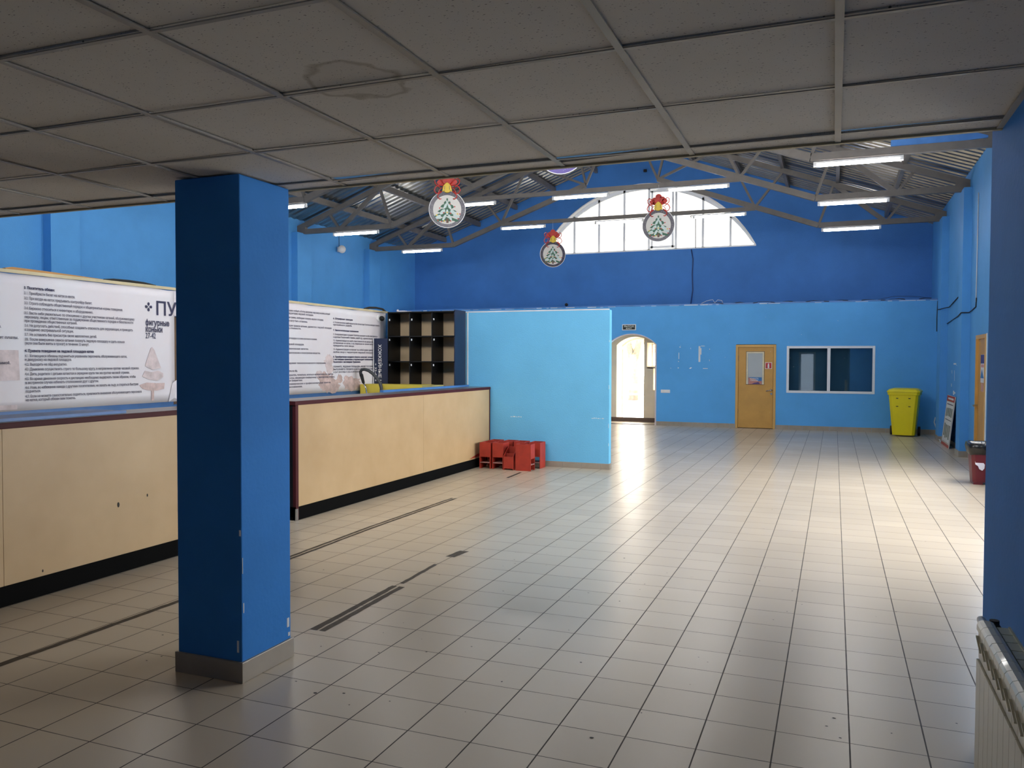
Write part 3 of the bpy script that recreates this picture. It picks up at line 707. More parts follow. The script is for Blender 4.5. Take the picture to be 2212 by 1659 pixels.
cable('cable', [(XR-.01, 15.06, 2.66), (XR-.01, 15.1, 2.52), (XR-.01, 15.45, 2.49), (XR-.02, 15.72, 2.46), (XR-.14, 15.72, 2.46), (XR-.145, 16.05, 2.42), (XR-.14, 16.2, 2.41), (XR-.012, 16.22, 2.52), (XR-.012, 18.7, 2.4)], .009, m_cable, 'dark cable zigzagging round the near pilaster of the right wall')
cable('cable', [(XR-.012, 16.3, 2.9), (XR-.012, 18.4, 2.72), (XR-.14, 18.75, 2.70), (XR-.14, 19.25, 2.72), (XR-.012, 19.6, 2.72)], .009, m_cable, 'dark cable crossing the far pilaster of the right wall')
cable('cable', [(XR-.012, 20.4, 2.98), (XR-.02, 20.43, 2.6), (XR-.02, 20.42, 2.3)], .009, m_cable, 'short dark cable dropping down the far right corner')
cable('cable', [(2.08, 20.1, .40), (2.05, 20.0, .30), (2.08, 19.8, .15), (2.06, 19.5, .05), (2.0, 19.0, .015), (2.02, 18.6, .03), (2.0, 18.35, .015)], .012, m_wcable, 'white cable curling on the floor in the far right corner')

# ------------------------------------------------------------------ counters
CX = -5.03
def counter(y0, y1, label, seams):
    r = thing('service_counter', (CX-.25, (y0+y1)/2, 0), label, 'counter', 'long service counters')
    MB().box(CX-.38, CX-.02, y0+.02, y1, .11, 1.165).build('carcass', m_black, r)
    ys_ = [y0+.045]+seams+[y1-.03]
    for a, b in zip(ys_[:-1], ys_[1:]):
        MB().box(CX-.02, CX, a+.0015, b-.0015, .135, 1.165).build('front_panel', m_tan, r)
    MB().box(CX-.36, CX+.004, y0+.0, y1-.02, 0, .135).build('kickboard', m_kick, r)
    MB().box(CX-.03, CX+.006, y0, y0+.045, 0, 1.165).build('corner_post', m_maroon, r); MB().box(CX-.03, CX+.004, y1-.03, y1, .135, 1.165).build('corner_post', m_maroon, r)
    MB().box(CX-.40, CX-.03, y0, y0+.02, .03, 1.165).build('end_panel', m_black, r)
    MB().box(CX-.006, CX+.012, y0-.012, y1, 1.165, 1.205).box(CX-.40, CX, y0-.012, y0, 1.165, 1.205).build('edge_strip', m_maroon, r, bevel=.004)
    MB().box(CX-.40, CX-.006, y0, y1, 1.165, 1.206).build('worktop', m_top, r)
    return r
counter(2.6, 5.85, 'tan fronted counter left of the pillar, below the skating rules banner', [3.70])
c2 = counter(6.80, 11.78, 'tan fronted counter right of the pillar, running to the light blue partition', [9.55])
MB().box(CX-.0, CX+.012, 6.795, 6.83, .0, .12).build('corner_guard', m_chrome, c2)
tag(MB().box(-5.43, -5.08, 2.7, 4.75, 1.207, 1.228).build('blue_board', m_blueboard, origin=(-5.45, 3.7, 1.207)), 'blue board lying on the counter left of the pillar', 'board')
tag(MB().box(-5.42, -5.37, 9.1, 11.74, 1.207, 1.235).build('blue_board', m_blueboard, origin=(-5.5, 10.5, 1.207)), 'blue strip along the back of the counter by the partition', 'board')
dm = MB()
for y, z, s_ in ((4.62, .52, .02), (4.9, .55, .012), (3.98, .17, .01)): dm.yz([(y+s_*.5*math.cos(t), z+s_*math.sin(t)) for t in [i*math.pi/4 for i in range(8)]], CX, CX+.002)
dm.build('stain', m_mark, bpy.data.objects['front_panel.001'] if False else [o for o in bpy.data.objects if o.name.startswith('service_counter')][0])
dd = MB().yz([(11.0, .15), (11.7, .17), (11.76, .24), (11.6, .21), (11.3, .20)], CX, CX+.0015).build('red_scuff', m_red, c2)

# rules wall: low blue wall with the printed banner
BX = -6.80
bw = struct(MB().box(BX-.12, BX-.022, 4.0, 7.03, 0, 2.40).box(BX-.12, BX-.022, 8.75, 11.68, 0, 2.40).box(BX-.12, BX-.022, 7.03, 8.75, 0, 1.12).box(BX-.12, BX-.022, 7.03, 8.75, 2.10, 2.40).build('wall_banner', m_blueboard))
struct(MB().box(BX-.135, BX+.004, 4.0, 11.68, 2.385, 2.415).build('trim_14', m_creamtrim))
struct(MB().box(BX-.2, BX-.13, 6.9, 8.9, 1.0, 2.2).build('trim_15', mat('brown_hatch_board', (.16, .09, .045), .6)))
ban = thing('rules_banner', (BX, 7.8, 1.16), 'pale vinyl banner with navy skating rules behind the counters', 'banner')
def banner_sheet(y0, y1, z0, z1, nm='sheet'):
    m_ = MB(); ny = max(2, int((y1-y0)/.08)); nz_ = 14; base = 0
    for i in range(ny+1):
        for j in range(nz_+1):
            y = y0+(y1-y0)*i/ny; z = z0+(z1-z0)*j/nz_
            e = 0
            if j == nz_: e = .005*math.sin(y*7)+.003*math.sin(y*17)+.003
            x = BX+.001*math.sin(y*2.1)+.0008*math.sin(y*5.3+z*4)
            if i == ny: x += .001
            m_.v.append((x-.004, y, z+e*(1 if j == nz_ else 0)))
    for i in range(ny):
        for j in range(nz_):
            a = i*(nz_+1)+j; m_.f.append((a, a+nz_+1, a+nz_+2, a+1))
    o = m_.build(nm, m_banner, ban, smooth=True); so = o.modifiers.new('t', 'SOLIDIFY'); so.thickness = .003; so.offset = -1; return o
banner_sheet(4.05, 7.03, 1.155, 2.379); banner_sheet(8.75, 11.6, 1.15, 2.379); banner_sheet(7.03, 8.75, 2.10, 2.379)
TX = BX+.0012
# torn corner hanging by the hatch
MB().add([(BX+.005, 6.93, 1.155), (BX+.05, 7.06, 1.16), (BX+.035, 7.03, 1.40), (BX+.002, 6.99, 1.36), (BX+.05, 6.97, 1.2)], [(0, 1, 4), (1, 2, 4), (2, 3, 4), (3, 0, 4)]).build('torn_corner', m_banner, ban)
def yz_from(px0, w): pass
def yat(px):   # reading position on the banner for a picture column, tabulated once from the survey of the photograph
    T_ = [(0, 4.99), (53, 5.232), (118, 5.543), (200, 5.96), (265, 6.326), (314, 6.62), (384, 7.08), (632, 9.148), (719, 10.09), (817, 11.365), (835, 11.62)]
    for (a, ya), (b, yb_) in zip(T_[:-1], T_[1:]):
        if px <= b: return ya+(yb_-ya)*(px-a)/(b-a)
def zrow(y): return 2.261-(y-622)*.00417
RULES = [(620.5, 118, '3. Посетитель обязан:', 1), (632, 161, '3.1. Приобрести билет на каток в кассе.', 0), (643, 199, '3.2. При входе на каток предъявить контролёру билет.', 0),
 (653.5, 265, '3.3. Строго соблюдать общественный порядок и общепринятые нормы поведения.', 0), (664.5, 201, '3.4. Бережно относиться к инвентарю и оборудованию.', 0),
 (675, 290, '3.5. Вести себя уважительно по отношению к другим участникам катаний, обслуживающему', 0), (683.5, 287, 'персоналу, лицам, ответственным за поддержание общественного порядка и безопасности', 0),
 (692, 165, 'при проведении общественных катаний.', 0), (702, 286, '3.6. Не допускать действий, способных создавать опасность для окружающих, и приводить', 0), (711, 157, 'к созданию экстремальной ситуации.', 0),
 (721.5, 208, '3.7. Не оставлять без присмотра своих малолетних детей.', 0), (732, 268, '3.8. После завершения сеанса катания покинуть ледовую площадку и сдать коньки', 0), (740.5, 191, '(если они были взяты в прокат) в течение 15 минут.', 0),
 (757, 202, '4. Правила поведения на ледовой площадке катка:', 1), (768, 273, '4.1. Катающиеся обязаны подчиняться указаниям персонала, обслуживающего каток,', 0), (776, 152, 'и дежурному на ледовой площадке.', 0),
 (786.5, 142, '4.2. Выходить на лёд аккуратно.', 0), (797, 299, '4.3. Движение осуществлять строго по большому кругу, в направлении против часовой стрелки.', 0), (807.5, 278, '4.4. Дети, родители с детьми катаются в середине круга так же против часовой стрелки.', 0),
 (818, 291, '4.5. Во время движения скорость и дистанцию необходимо выдержать таким образом, чтобы', 0), (826.5, 211, 'в экстренном случае избежать столкновения друг с другом.', 0),
 (837, 297, '4.6. Упав, во избежание наезда с другими посетителями, не лежать на льду, а стараться быстрее', 0), (845, 85, 'подняться.', 0),
 (856, 304, '4.7. Если не можете самостоятельно подняться, привлеките внимание обслуживающего персонала', 0), (864, 160, 'на катке, который обязан вам помочь.', 0)]
ax, ay = (0, 1, 0), (0, 0, 1)
hl, bl = [], []
for y, x1, s_, h_ in RULES:
    t = text('t', s_, m_text if h_ else m_textg, ban, (TX, 5.232, zrow(y)-.014), ax, ay, .034, yat(x1)-5.232, bold=.0012 if h_ else .0003)
    (hl if h_ else bl).append(t)
RA = [(2.272, 10.02, 'О поломках необходимо сообщить об этом дежурному персоналу на катке, который'), (2.235, 9.62, 'находится на территории ледовой площадки.'), (2.18, 9.86, 'В случае получения травмы, необходимо покинуть ледовую площадку.'),
 (2.135, 9.48, 'Личные вещи не могут быть оставлены.'), (2.07, 10.06, 'Лица, нарушающие правила катания, удаляются с ледовой площадки'), (2.035, 9.33, 'без возврата стоимости.'),
 (1.90, 9.70, 'Находиться на ледовой площадке в состоянии алкогольного опьянения.'), (1.82, 9.40, 'Курить на ледовой площадке.'), (1.76, 9.50, 'Распивать алкогольные напитки.'),
 (1.705, 9.78, 'Употреблять наркотические и психотропные вещества.'), (1.565, 9.92, 'а также во время технологического перерыва.'), (1.46, 9.25, 'Бросать предметы на лёд.'),
 (1.405, 10.10, 'Запрещается прыгать, толкаться, кататься наперегонки и в сцепке.'), (1.365, 10.14, 'Играть в иные игры, мешающие комфортному и безопасному отдыху.'), (1.33, 9.36, 'с посторонними предметами.'), (1.285, 10.04, 'Проводить коммерческие и профессиональные занятия.'), (1.245, 9.36, 'без согласования.')]
for z, y1, s_ in RA: bl.append(text('t', s_, m_textg, ban, (TX, 8.80, z), ax, ay, .034, y1-8.80, bold=.0003))
RB = [(2.225, 10.62, '6. Штрафные санкции', 1), (2.17, 11.40, '6.1. В случае причинения ущерба имуществу катка третьим лицам Посетитель возмещает стоимость', 0), (2.135, 10.60, 'причинённого ущерба.', 0),
 (2.055, 10.78, '7. Заключительные положения', 1), (1.995, 11.34, '7.1. За нарушение правил посещения Посетитель принимает на себя ответственность', 0), (1.955, 11.34, 'и здоровье Посетителей и травмы, ущерб и др., администрация не несёт.', 0),
 (1.905, 11.26, '7.2. Администрация не несёт ответственности за ценные вещи,', 0), (1.868, 11.26, 'оставленные на катке, и за утерянные во время катания', 0), (1.83, 10.66, 'предметы или вещи.', 0), (1.775, 11.24, '7.3. Администрация оставляет за собой право удалить', 0), (1.735, 11.24, 'любое лицо с территории ледовой площадки', 0),
 (1.665, 11.24, '8. Приобретение входного билета означает согласие', 1), (1.628, 11.24, 'с настоящими правилами и подтверждает ознакомление', 1), (1.59, 10.84, 'Посетителя с настоящими Правилами.', 1),
 (1.52, 11.24, 'ПОМНИТЕ, ЛЕДОВАЯ ПЛОЩАДКА ЯВЛЯЕТСЯ ЗОНОЙ', 1), (1.48, 11.24, 'ВЫПОЛНЯЙТЕ ПРАВИЛА И БУДЬТЕ ВНИМАТЕЛЬНЫ', 1), (1.44, 10.88, 'БУДЬТЕ ВЕЖЛИВЫ К СЕБЕ И ОКРУЖАЮЩИМ.', 0)]
for z, y1, s_, h_ in RB:
    (hl if h_ else bl).append(text('t', s_, m_text if h_ else m_textg, ban, (TX, 10.10, z-.01), ax, ay, .034, y1-10.10, bold=.0010 if h_ else .0003))
for z, y0, s_ in ((1.895, 4.72, 'на ледовой площадке.'), (1.80, 4.55, 'детей возраста до 7 лет платы.'), (1.575, 4.6, 'с действующей программой.')):
    bl.append(text('t', s_, m_textg, ban, (TX, y0, z), ax, ay, .034, {1.895: .29, 1.80: .62, 1.575: .49}[z], bold=.0003))
merge(bl, 'rules_text', ban)
for h_ in hl: h_.name = 'rules_heading'
pk = [text('t', 'ПУНКТ ПРОКАТА', m_text, ban, (TX, 6.757, 2.10), ax, ay, .205, 1.9, bold=.006)]
for z, s_, w_ in ((1.985, 'фигурные', .335), (1.915, 'коньки', .235), (1.845, '27-42', .14)): pk.append(text('t', s_, m_text, ban, (TX, 6.62, z), ax, ay, .085, w_, bold=.0))
merge(pk, 'hire_lettering', ban)
lg = MB()
for a in range(4):
    t = a*math.pi/2; cy0, cz0 = 6.665+.033*math.sin(t), 2.18+.033*math.cos(t)
    pp = [(-.013, .0), (-.016, .02), (0, .03), (.016, .02), (.013, 0), (0, -.012)]
    lg.yz([(6.665+(.02+q)*math.sin(t)+p_*math.cos(t), 2.18+(.02+q)*math.cos(t)-p_*math.sin(t)) for p_, q in pp], TX, TX+.0008)
lg.build('snowflake_logo', m_text, ban)
def blob(y, z, ry, rz, sd, nn=26, rag=.25):
    rn = random.Random(sd); return [(y+ry*(1+rn.uniform(-rag, rag))*math.cos(2*math.pi*i/nn), z+rz*(1+rn.uniform(-rag, rag))*math.sin(2*math.pi*i/nn)) for i in range(nn)]
fir = MB(); fx = 6.71
fir.yz([(fx-.10, 1.55), (fx-.02, 1.74), (fx, 1.755), (fx+.03, 1.72), (fx+.12, 1.53), (fx, 1.51)], TX, TX+.0008)
fir.yz([(fx-.14, 1.44), (fx-.10, 1.50), (fx-.02, 1.485), (fx+.08, 1.50), (fx+.15, 1.47), (fx+.15, 1.43), (fx+.06, 1.39), (fx-.06, 1.41)], TX, TX+.0008)
fir.build('fir_tree_print', m_pink, ban)
MB().yz([(fx-.18, 1.35), (fx-.08, 1.375), (fx+.06, 1.365), (fx+.17, 1.365), (fx+.16, 1.30), (fx+.06, 1.285), (fx-.05, 1.29), (fx-.14, 1.31)], TX+.0004, TX+.0012).yz([(fx-.018, 1.18), (fx+.018, 1.18), (fx+.02, 1.29), (fx-.02, 1.29)], TX, TX+.0008).build('fir_tree_print', m_pinkd, ban)
MB().yz([(4.3, 1.70), (5.17, 1.70), (5.18, 1.43), (4.3, 1.42)], TX-.0015, TX-.0008).yz([(4.3, 1.22), (5.15, 1.21), (5.15, 1.17), (4.3, 1.17)], TX-.0015, TX-.0008).build('house_print', m_pink, ban)
pr = MB()
for y, z, a, b_, sd in ((9.92, 1.30, .20, .14, 1), (10.1, 1.25, .16, .10, 2), (10.27, 1.34, .07, .07, 3), (10.62, 1.26, .24, .10, 4), (10.45, 1.33, .07, .06, 5)): pr.yz(blob(y, z, a, b_, sd), TX-.0012+.0001*sd, TX-.0004+.0001*sd)
pr.build('skaters_print', m_pinkd, ban)
pr = MB()
for y, z, a, b_, sd in ((9.93, 1.50, .17, .12, 6), (10.0, 1.62, .10, .08, 7), (9.75, 1.42, .09, .05, 8)): pr.yz(blob(y, z, a, b_, sd, rag=.15), TX-.0016+.0001*sd, TX-.0012+.0001*sd)
pr.build('skaters_print', m_pink, ban)
# things seen above the banner wall
tag(MB().yz([(5.15, 2.415), (6.35, 2.415), (6.2, 2.43), (5.6, 2.445), (5.2, 2.45), (5.13, 2.435)], BX-.14, BX-.10).build('wooden_board', m_orange, origin=(BX-.12, 5.7, 2.415)), 'curved orange wooden board lying on top of the banner wall', 'board')
tag(MB().tube([(BX-.09, 6.18, 2.42), (BX-.09, 6.3, 2.435), (BX-.09, 6.5, 2.44), (BX-.09, 6.7, 2.435), (BX-.09, 6.85, 2.42)], .014, 6).build('black_hose', m_rubber, origin=(BX-.09, 6.5, 2.42)), 'black hose arching on top of the banner wall left of the pillar', 'hose')
tag(MB().tube([(BX-.06, 11.05, 2.42), (BX-.06, 11.2, 2.45), (BX-.06, 11.4, 2.46), (BX-.06, 11.6, 2.45), (BX-.06, 11.7, 2.41)], .018, 6).build('black_hose', m_rubber, origin=(BX-.06, 11.4, 2.42)), 'black hose arching above the ball camera beside the lockers', 'hose')

# ------------------------------------------------------------------ lockers
LX0, LX1, LY0, LY1 = -6.63, -5.44, 11.365, 11.755
lk = thing('open_locker', ((LX0+LX1)/2, 11.56, 0), 'tall black open locker of eighteen cubbies with tan backs', 'locker')
o = MB(); t = .016
cw = (LX1-LX0-t)/3; ch = 2.385/6
for i in range(3): o.box(LX0+i*cw, LX0+i*cw+t, LY0, LY1-.006, 0, 2.385)
for j in range(7): 
    z = min(j*ch, 2.385-t); o.box(LX0, LX1-.002, LY0, LY1-.006, z, z+t)
o.build('frame', m_black, lk)
MB().box(LX1-t, LX1, LY0, LY1-.006, 0, 2.40).build('side_panel', m_navy, lk)
MB().box(LX0, LX1-.002, LY1-.006, LY1, 0, 2.385).build('back_panel', m_hard, lk)
for i in range(3):
    for j in (3, 4, 5):
        MB().box(LX0+i*cw+t+.012+.004*((i*j) % 3), LX0+i*cw+t+.032+.004*((i*j) % 3), LY0-.001, LY0+.001, (j+1)*ch-.06-.08*(j == 5 and 1), (j+1)*ch-.03-.08*(j == 5 and 1)).build('number_sticker', m_chip, lk)
sub(first_of(lk, 'frame'), ['number_sticker'])
sg = thing('hockey_skates_sign', (-6.65, 11.18, 0), 'upright navy sign with white sideways lettering, left of the lockers', 'sign')
MB().box(-6.768, -6.525, 11.18, 11.196, 0, 1.962).build('board', m_navy, sg)
MB().box(-6.78, -6.768, 11.177, 11.196, 0, 1.964).build('edge', m_white, sg)
text('lettering', 'ХОККЕЙНЫЕ КОНЬКИ', m_white, sg, (-6.688, 11.178, 1.868), (0,0,-1), (1,0,0), .08, .90, bold=.001)
text('lettering', '+ 32-47 +', m_white, sg, (-6.752, 11.178, 1.575), (0,0,-1), (1,0,0), .05, .29, bold=.001)
tag(MB().ball((-6.52, 11.5, 2.41), .022, 8, 5).box(-6.49, -6.38, 11.45, 11.55, 2.388, 2.41).box(-6.44, -6.30, 11.5, 11.56, 2.386, 2.402).build('crumpled_paper', m_banner, origin=(-6.45, 11.5, 2.387)), 'crumpled pale packaging left on top of the lockers', 'packaging')
yc = thing('yellow_cabinet', (-6.2, 11.0, 0), 'low yellow board cabinet in front of the lockers behind the counter', 'cabinet')
MB().box(-6.77, -5.70, 10.78, 11.16, 0, 1.25).build('body', m_yboard, yc)
MB().box(-5.70, -5.53, 10.78, 11.16, 0, 1.248).build('side_box', mat('greenish_board', (.5, .45, .18), .5), yc)
hs = thing('hose_stand', (-6.62, 10.7, 0), 'curved grey hose on a chrome stand behind the counter', 'hose')
import math as _m
MB().tube([(-6.60, 10.7, 0), (-6.60, 10.7, 1.10), (-6.62, 10.7, 1.20), (-6.66, 10.7, 1.27)], .012, 8).build('stand', m_chrome, hs, smooth=True)
MB().tube([(-6.66, 10.7, 1.27), (-6.70, 10.7, 1.40)], [.022, .028], 10).build('nozzle', m_rubber, hs, smooth=True)
arc = [(-6.70, 10.7, 1.38), (-6.715, 10.7, 1.44), (-6.69, 10.7, 1.475), (-6.64, 10.7, 1.48), (-6.57, 10.7, 1.46), (-6.49, 10.7, 1.41), (-6.42, 10.7, 1.34), (-6.37, 10.7, 1.27), (-6.35, 10.7, 1.2), (-6.35, 10.7, 1.0), (-6.36, 10.7, .0)]
MB().tube(arc, .025, 10).build('hose', m_hose, hs, smooth=True)

# ------------------------------------------------------------------ ornaments
def fx_ellipse(cx, cz, rx, rz, n=28, a0=0): return [(cx+rx*math.cos(2*math.pi*i/n+a0), cz+rz*math.sin(2*math.pi*i/n+a0)) for i in range(n)]
def ornament(root, full=True):
    R = .32
    MB().xz(fx_ellipse(0, 0, R, R, 40), -.003, .003).build('white_edge', m_white, root)
    MB().xz(fx_ellipse(0, 0, R-.01, R-.01, 40), -.006, .0).build('navy_rim', m_odark, root)
    MB().xz(fx_ellipse(0, -.005, .245, .25, 36), -.008, -.004).build('face', m_oface, root)
    tr = MB(); rn = random.Random(3)
    for (z, hw, dr_) in ((.13, .06, .02), (.07, .12, .03), (.0, .17, .04), (-.08, .235, .05), (-.16, .21, .03)):
        k = 9; tr.xz([(-hw, z-dr_)]+[(-hw+2*hw*i/k, z+.02+rn.uniform(-.012, .02)-dr_*abs(2*i/k-1)) for i in range(1, k)]+[(hw, z-dr_)]+[(hw-2*hw*i/k, z-.035+rn.uniform(-.015, .012)-dr_*.6*abs(2*i/k-1)) for i in range(1, k)], -.010, -.008)
    tr.xz([(-.012, .19), (.012, .19), (.02, .10), (-.02, .10)], -.010, -.008)
    tr.build('fir_tree', m_ogreen, root)
    sn = MB()
    for x, z, rx, rz, a in ((-.03, .06, .022, .055, -.5), (.04, .05, .022, .05, .5), (-.08, -.045, .03, .06, -.8), (.10, -.05, .03, .055, .8), (.0, -.05, .02, .05, 0), (-.05, -.14, .022, .06, -.5), (.05, -.14, .022, .06, .5), (-.15, -.13, .028, .05, -1.1), (.16, -.12, .028, .06, 1.2), (.0, .12, .018, .035, .2)):
        sn.xz([(x+p_*math.cos(a)-q*math.sin(a), z+p_*math.sin(a)+q*math.cos(a)) for p_, q in fx_ellipse(0, 0, rx, rz, 12)], -.012, -.010)
    sn.build('snow', m_osnow, root)
    MB().xz([(-.02, -.16), (.02, -.16), (.025, -.235), (-.015, -.235)], -.012, -.009).build('trunk', m_obrown, root)
    bb = MB()
    for x, z in ((-.13, .02), (.13, .045), (.05, .09), (-.06, -.06), (.06, -.07), (-.16, -.19), (.19, -.16), (-.10, -.21), (.06, -.20), (.22, -.08)): bb.xz(fx_ellipse(x, z, .012, .012, 8), -.014, -.011)
    bb.build('bauble', m_ored, root)
    bb = MB()
    for x, z in ((.0, -.055), (.18, -.08), (-.05, -.2), (-.18, -.1)): bb.xz(fx_ellipse(x, z, .013, .013, 8), -.014, -.011)
    bb.build('bauble', m_oyel, root)
    st = MB(); rn = random.Random(11)
    for k in range(46):
        a = rn.uniform(0, 6.28); r = rn.uniform(.258, .30); st.xz(fx_ellipse(r*math.cos(a), r*math.sin(a), .0025, .0025, 6), -.0075, -.0058)
    st.build('star_dot', m_white, root)
    rb = MB()
    def loop(pts, w_=.010): rb.tube([(a, -.014, b) for a, b in pts], w_, 6)
    for s in (-1, 1):
        loop([(s*.05, .42), (s*.12, .50), (s*.18, .53), (s*.215, .50), (s*.205, .44), (s*.16, .40), (s*.12, .375)])
        loop([(s*.05, .40), (s*.14, .42), (s*.20, .385), (s*.225, .33), (s*.20, .28), (s*.15, .27), (s*.10, .31)])
        loop([(s*.05, .38), (s*.11, .36), (s*.145, .30), (s*.15, .26)], .008)
        loop([(s*.09, .31), (s*.15, .26), (s*.17, .215), (s*.13, .175), (s*.10, .18)], .009)
    rb.build('ribbon_loop', m_ored, root, smooth=True)
    bw_ = MB()
    for x, z, r in ((0, .56, .062), (-.07, .50, .06), (.07, .51, .06), (-.12, .46, .055), (.12, .47, .055), (0, .48, .075), (-.06, .43, .05), (.06, .43, .05)):
        bw_.xz(fx_ellipse(x, z, r, r*.8, 14), -.016-.02*(r > .07), .0)
    bw_.build('bow', m_ored, root)
    MB().xz([(-.03, .44), (.0, .46), (.03, .44), (.065, .40), (.085, .31), (.065, .30), (.05, .32), (.045, .29), (0, .28), (-.045, .29), (-.05, .32), (-.065, .30), (-.085, .31), (-.065, .40)], -.045, -.015).build('bell', m_oyel, root, bevel=.006)
    MB().xz([(-.048, .33), (-.04, .33), (-.038, .40), (-.045, .40)], -.047, -.045).xz([(.048, .33), (.04, .33), (.038, .40), (.045, .40)], -.047, -.045).build('bell_slit', m_odark, root)
    MB().tube([(0, 0, .60), (0, 0, .79)], .002, 5).build('string', m_white, root)
on = thing('hanging_ornament', (0, 0, 0), 'x', 'decoration', 'hanging christmas ornaments'); ornament(on)
bpy.context.view_layer.update()
sub(first_of(on, 'face'), ['fir_tree', 'snow', 'trunk', 'bauble']); sub(first_of(on, 'navy_rim'), ['star_dot']); sub(first_of(on, 'bell'), ['bell_slit']); sub(first_of(on, 'bow'), ['ribbon_loop'])
on.location = (-3.25, 16.0, 4.28); on['label'] = 'round fir tree ornament with red bow, hanging before the arched window'
dup(on, (-6.28, 12.80, 4.235), .38, 'nearest full fir tree ornament with red bow, hanging by the ceiling edge at left')
dup(on, (-6.52, 19.2, 4.25), .5, 'smallest fir tree ornament with red bow, hanging left of the arched window')
lo = dup(on, (-3.16, 9.62, 4.235), .1, 'ornament whose purple lower rim just shows under the ceiling edge')
for k in kids(lo):
    if k.name.startswith('navy_rim'): k.data = k.data.copy(); k.data.materials[0] = m_purple
for k in kids(lo):   # this one hangs straight from its string too
    pass

# ------------------------------------------------------------------ crates
def crate(root, H=.39, W=.175, D=.24, slope=False):
    x, y = W/2, D/2; t = .010
    L = root.location
    def B(a, b, c_, d, e, f_): return MB().box(L.x+a, L.x+b, L.y+c_, L.y+d, e, f_)
    if not slope:
        B(-x, -x+t, -y, y, 0, H).build('side_panel', m_red, root); B(x-t, x, -y, y, 0, H).build('side_panel', m_red, root)
        B(-x+t, x-t, -y, -y+t, H*.45, H).build('end_panel', m_red, root); B(-x+t, x-t, y-t, y, H*.45, H).build('end_panel', m_red, root)
        B(-x+t, x-t, -y+t, y-t, H*.45, H*.45+t).build('bottom_board', m_red, root); B(-x+t, x-t, -y, y, H*.22, H*.22+t).build('rail', m_worn, root)
        B(-x+t, x-t, -.012, .012, H*.8, H-.01).build('divider', m_red, root)
    else:
        for s in (-1, 1):
            X0 = L.x+s*x-(t if s > 0 else 0)
            MB().yz([(L.y-y, 0), (L.y+y, 0), (L.y+y, H), (L.y+y-.03, H), (L.y-y, H*.62)], X0, X0+t).build('side_panel', m_red, root)
        B(-x+t, x-t, -y, -y+t, .02, H*.6).build('end_panel', m_red, root); B(-x+t, x-t, y-t, y, .02, H).build('end_panel', m_red, root)
        B(-x+t, x-t, -.02, -.02+t, .05, H*.72).build('divider', m_red, root)
        B(-x+t, x-t, -y+t, y-t, .03, .03+t).build('bottom_board', m_red, root)
G_ = 'red wooden boxes stacked by the counter end'
a0 = thing('red_box', (-4.855, 11.30, 0), 'red wooden box nearest the counter, with peeling legs', 'box', G_, 0); crate(a0)
s0 = thing('red_box', (-4.47, 11.28, 0), 'low red box with sloping open front between the taller ones', 'box', G_, 0); crate(s0, .33, .16, .22, True)
dup(a0, (-4.655, 11.32, 0), 0, 'second red wooden box from the counter, open below')
dup(a0, (-4.275, 11.245, 0), math.pi/2*0+.0, 'rightmost front red box turned to show a plain panel').scale = (1, 1, 1)
r4 = [o for o in bpy.data.objects if o.get('label') == 'rightmost front red box turned to show a plain panel'][0]; r4.rotation_euler = (0, 0, R90); r4.location = (-4.235, 11.25, 0)
dup(a0, (-4.86, 11.62, 0), 0, 'red box at the back left, against the partition and counter')
dup(a0, (-4.62, 11.63, 0), 0, 'red box at the back behind the second front box')
dup(a0, (-4.42, 11.60, 0), 0, 'red box at the back behind the sloping low box')
dup(a0, (-4.17, 11.60, 0), R90*0, 'red box at the back right against the light blue partition')

# ------------------------------------------------------------------ yellow wheelie bin
yb = thing('wheelie_bin', (1.44, 19.75, 0), 'bright yellow wheelie bin standing in the far right corner', 'bin')
def tap(z): return .215+.085*z/1.0, .24+.09*z/1.0
L = yb.location
def ring(z, ex=0):
    a, b = tap(z); a += ex; b += ex; c = .05; return [(L.x+p, L.y+q, z) for p, q in ((-a+c,-b),(a-c,-b),(a,-b+c),(a,b-c),(a-c,b),(-a+c,b),(-a,b-c),(-a,-b+c))]
m_ = MB(); zs = [.03, .05, .9, .93]
for z in zs: m_.v += ring(z)
for i in range(len(zs)-1):
    for k in range(8): m_.f.append((i*8+k, i*8+(k+1) % 8, (i+1)*8+(k+1) % 8, (i+1)*8+k))
m_.f.append(tuple(range(8))[::-1]); m_.f.append(tuple(range(24, 32)))
m_.build('body', m_yellow, yb)
m_ = MB()
for z, ex in ((.90, .02), (.955, .022)): m_.v += ring(z, ex)
m_.f += [tuple(range(8))[::-1], tuple(range(8, 16))]+[(k, (k+1) % 8, 8+(k+1) % 8, 8+k) for k in range(8)]
m_.build('rim', m_yellow, yb, bevel=.008)
m_ = MB()
for z, ex in ((.957, .03), (.985, .03), (1.03, -.02), (1.045, -.09)): m_.v += ring(z if z < 1 else z, ex)
for i in range(3):
    for k in range(8): m_.f.append((i*8+k, i*8+(k+1) % 8, (i+1)*8+(k+1) % 8, (i+1)*8+k))
m_.f += [tuple(range(8))[::-1], tuple(range(24, 32))]
m_.build('lid', m_yellow, yb, bevel=.006)
a, b = tap(.95)
MB().tube([(L.x-.24, L.y+b+.03, .97), (L.x-.24, L.y+b+.09, .98), (L.x+.24, L.y+b+.09, .98), (L.x+.24, L.y+b+.03, .97)], .015, 8).build('handle', m_yellow, yb)
for s in (-1, 1):
    MB().tube([(L.x+s*.25, L.y+.22, .10), (L.x+s*.30, L.y+.22, .10)], .10, 20).build('wheel', m_rubber, yb)
for s in (-1, 1):
    for z in (.83, .655):
        y = L.y-tap(z)[1]-.001; MB().box(L.x+s*.12-.022, L.x+s*.12+.022, y-.003, y+.02, z-.008, z+.008).build('slot', m_rubber, yb)
rd = MB()
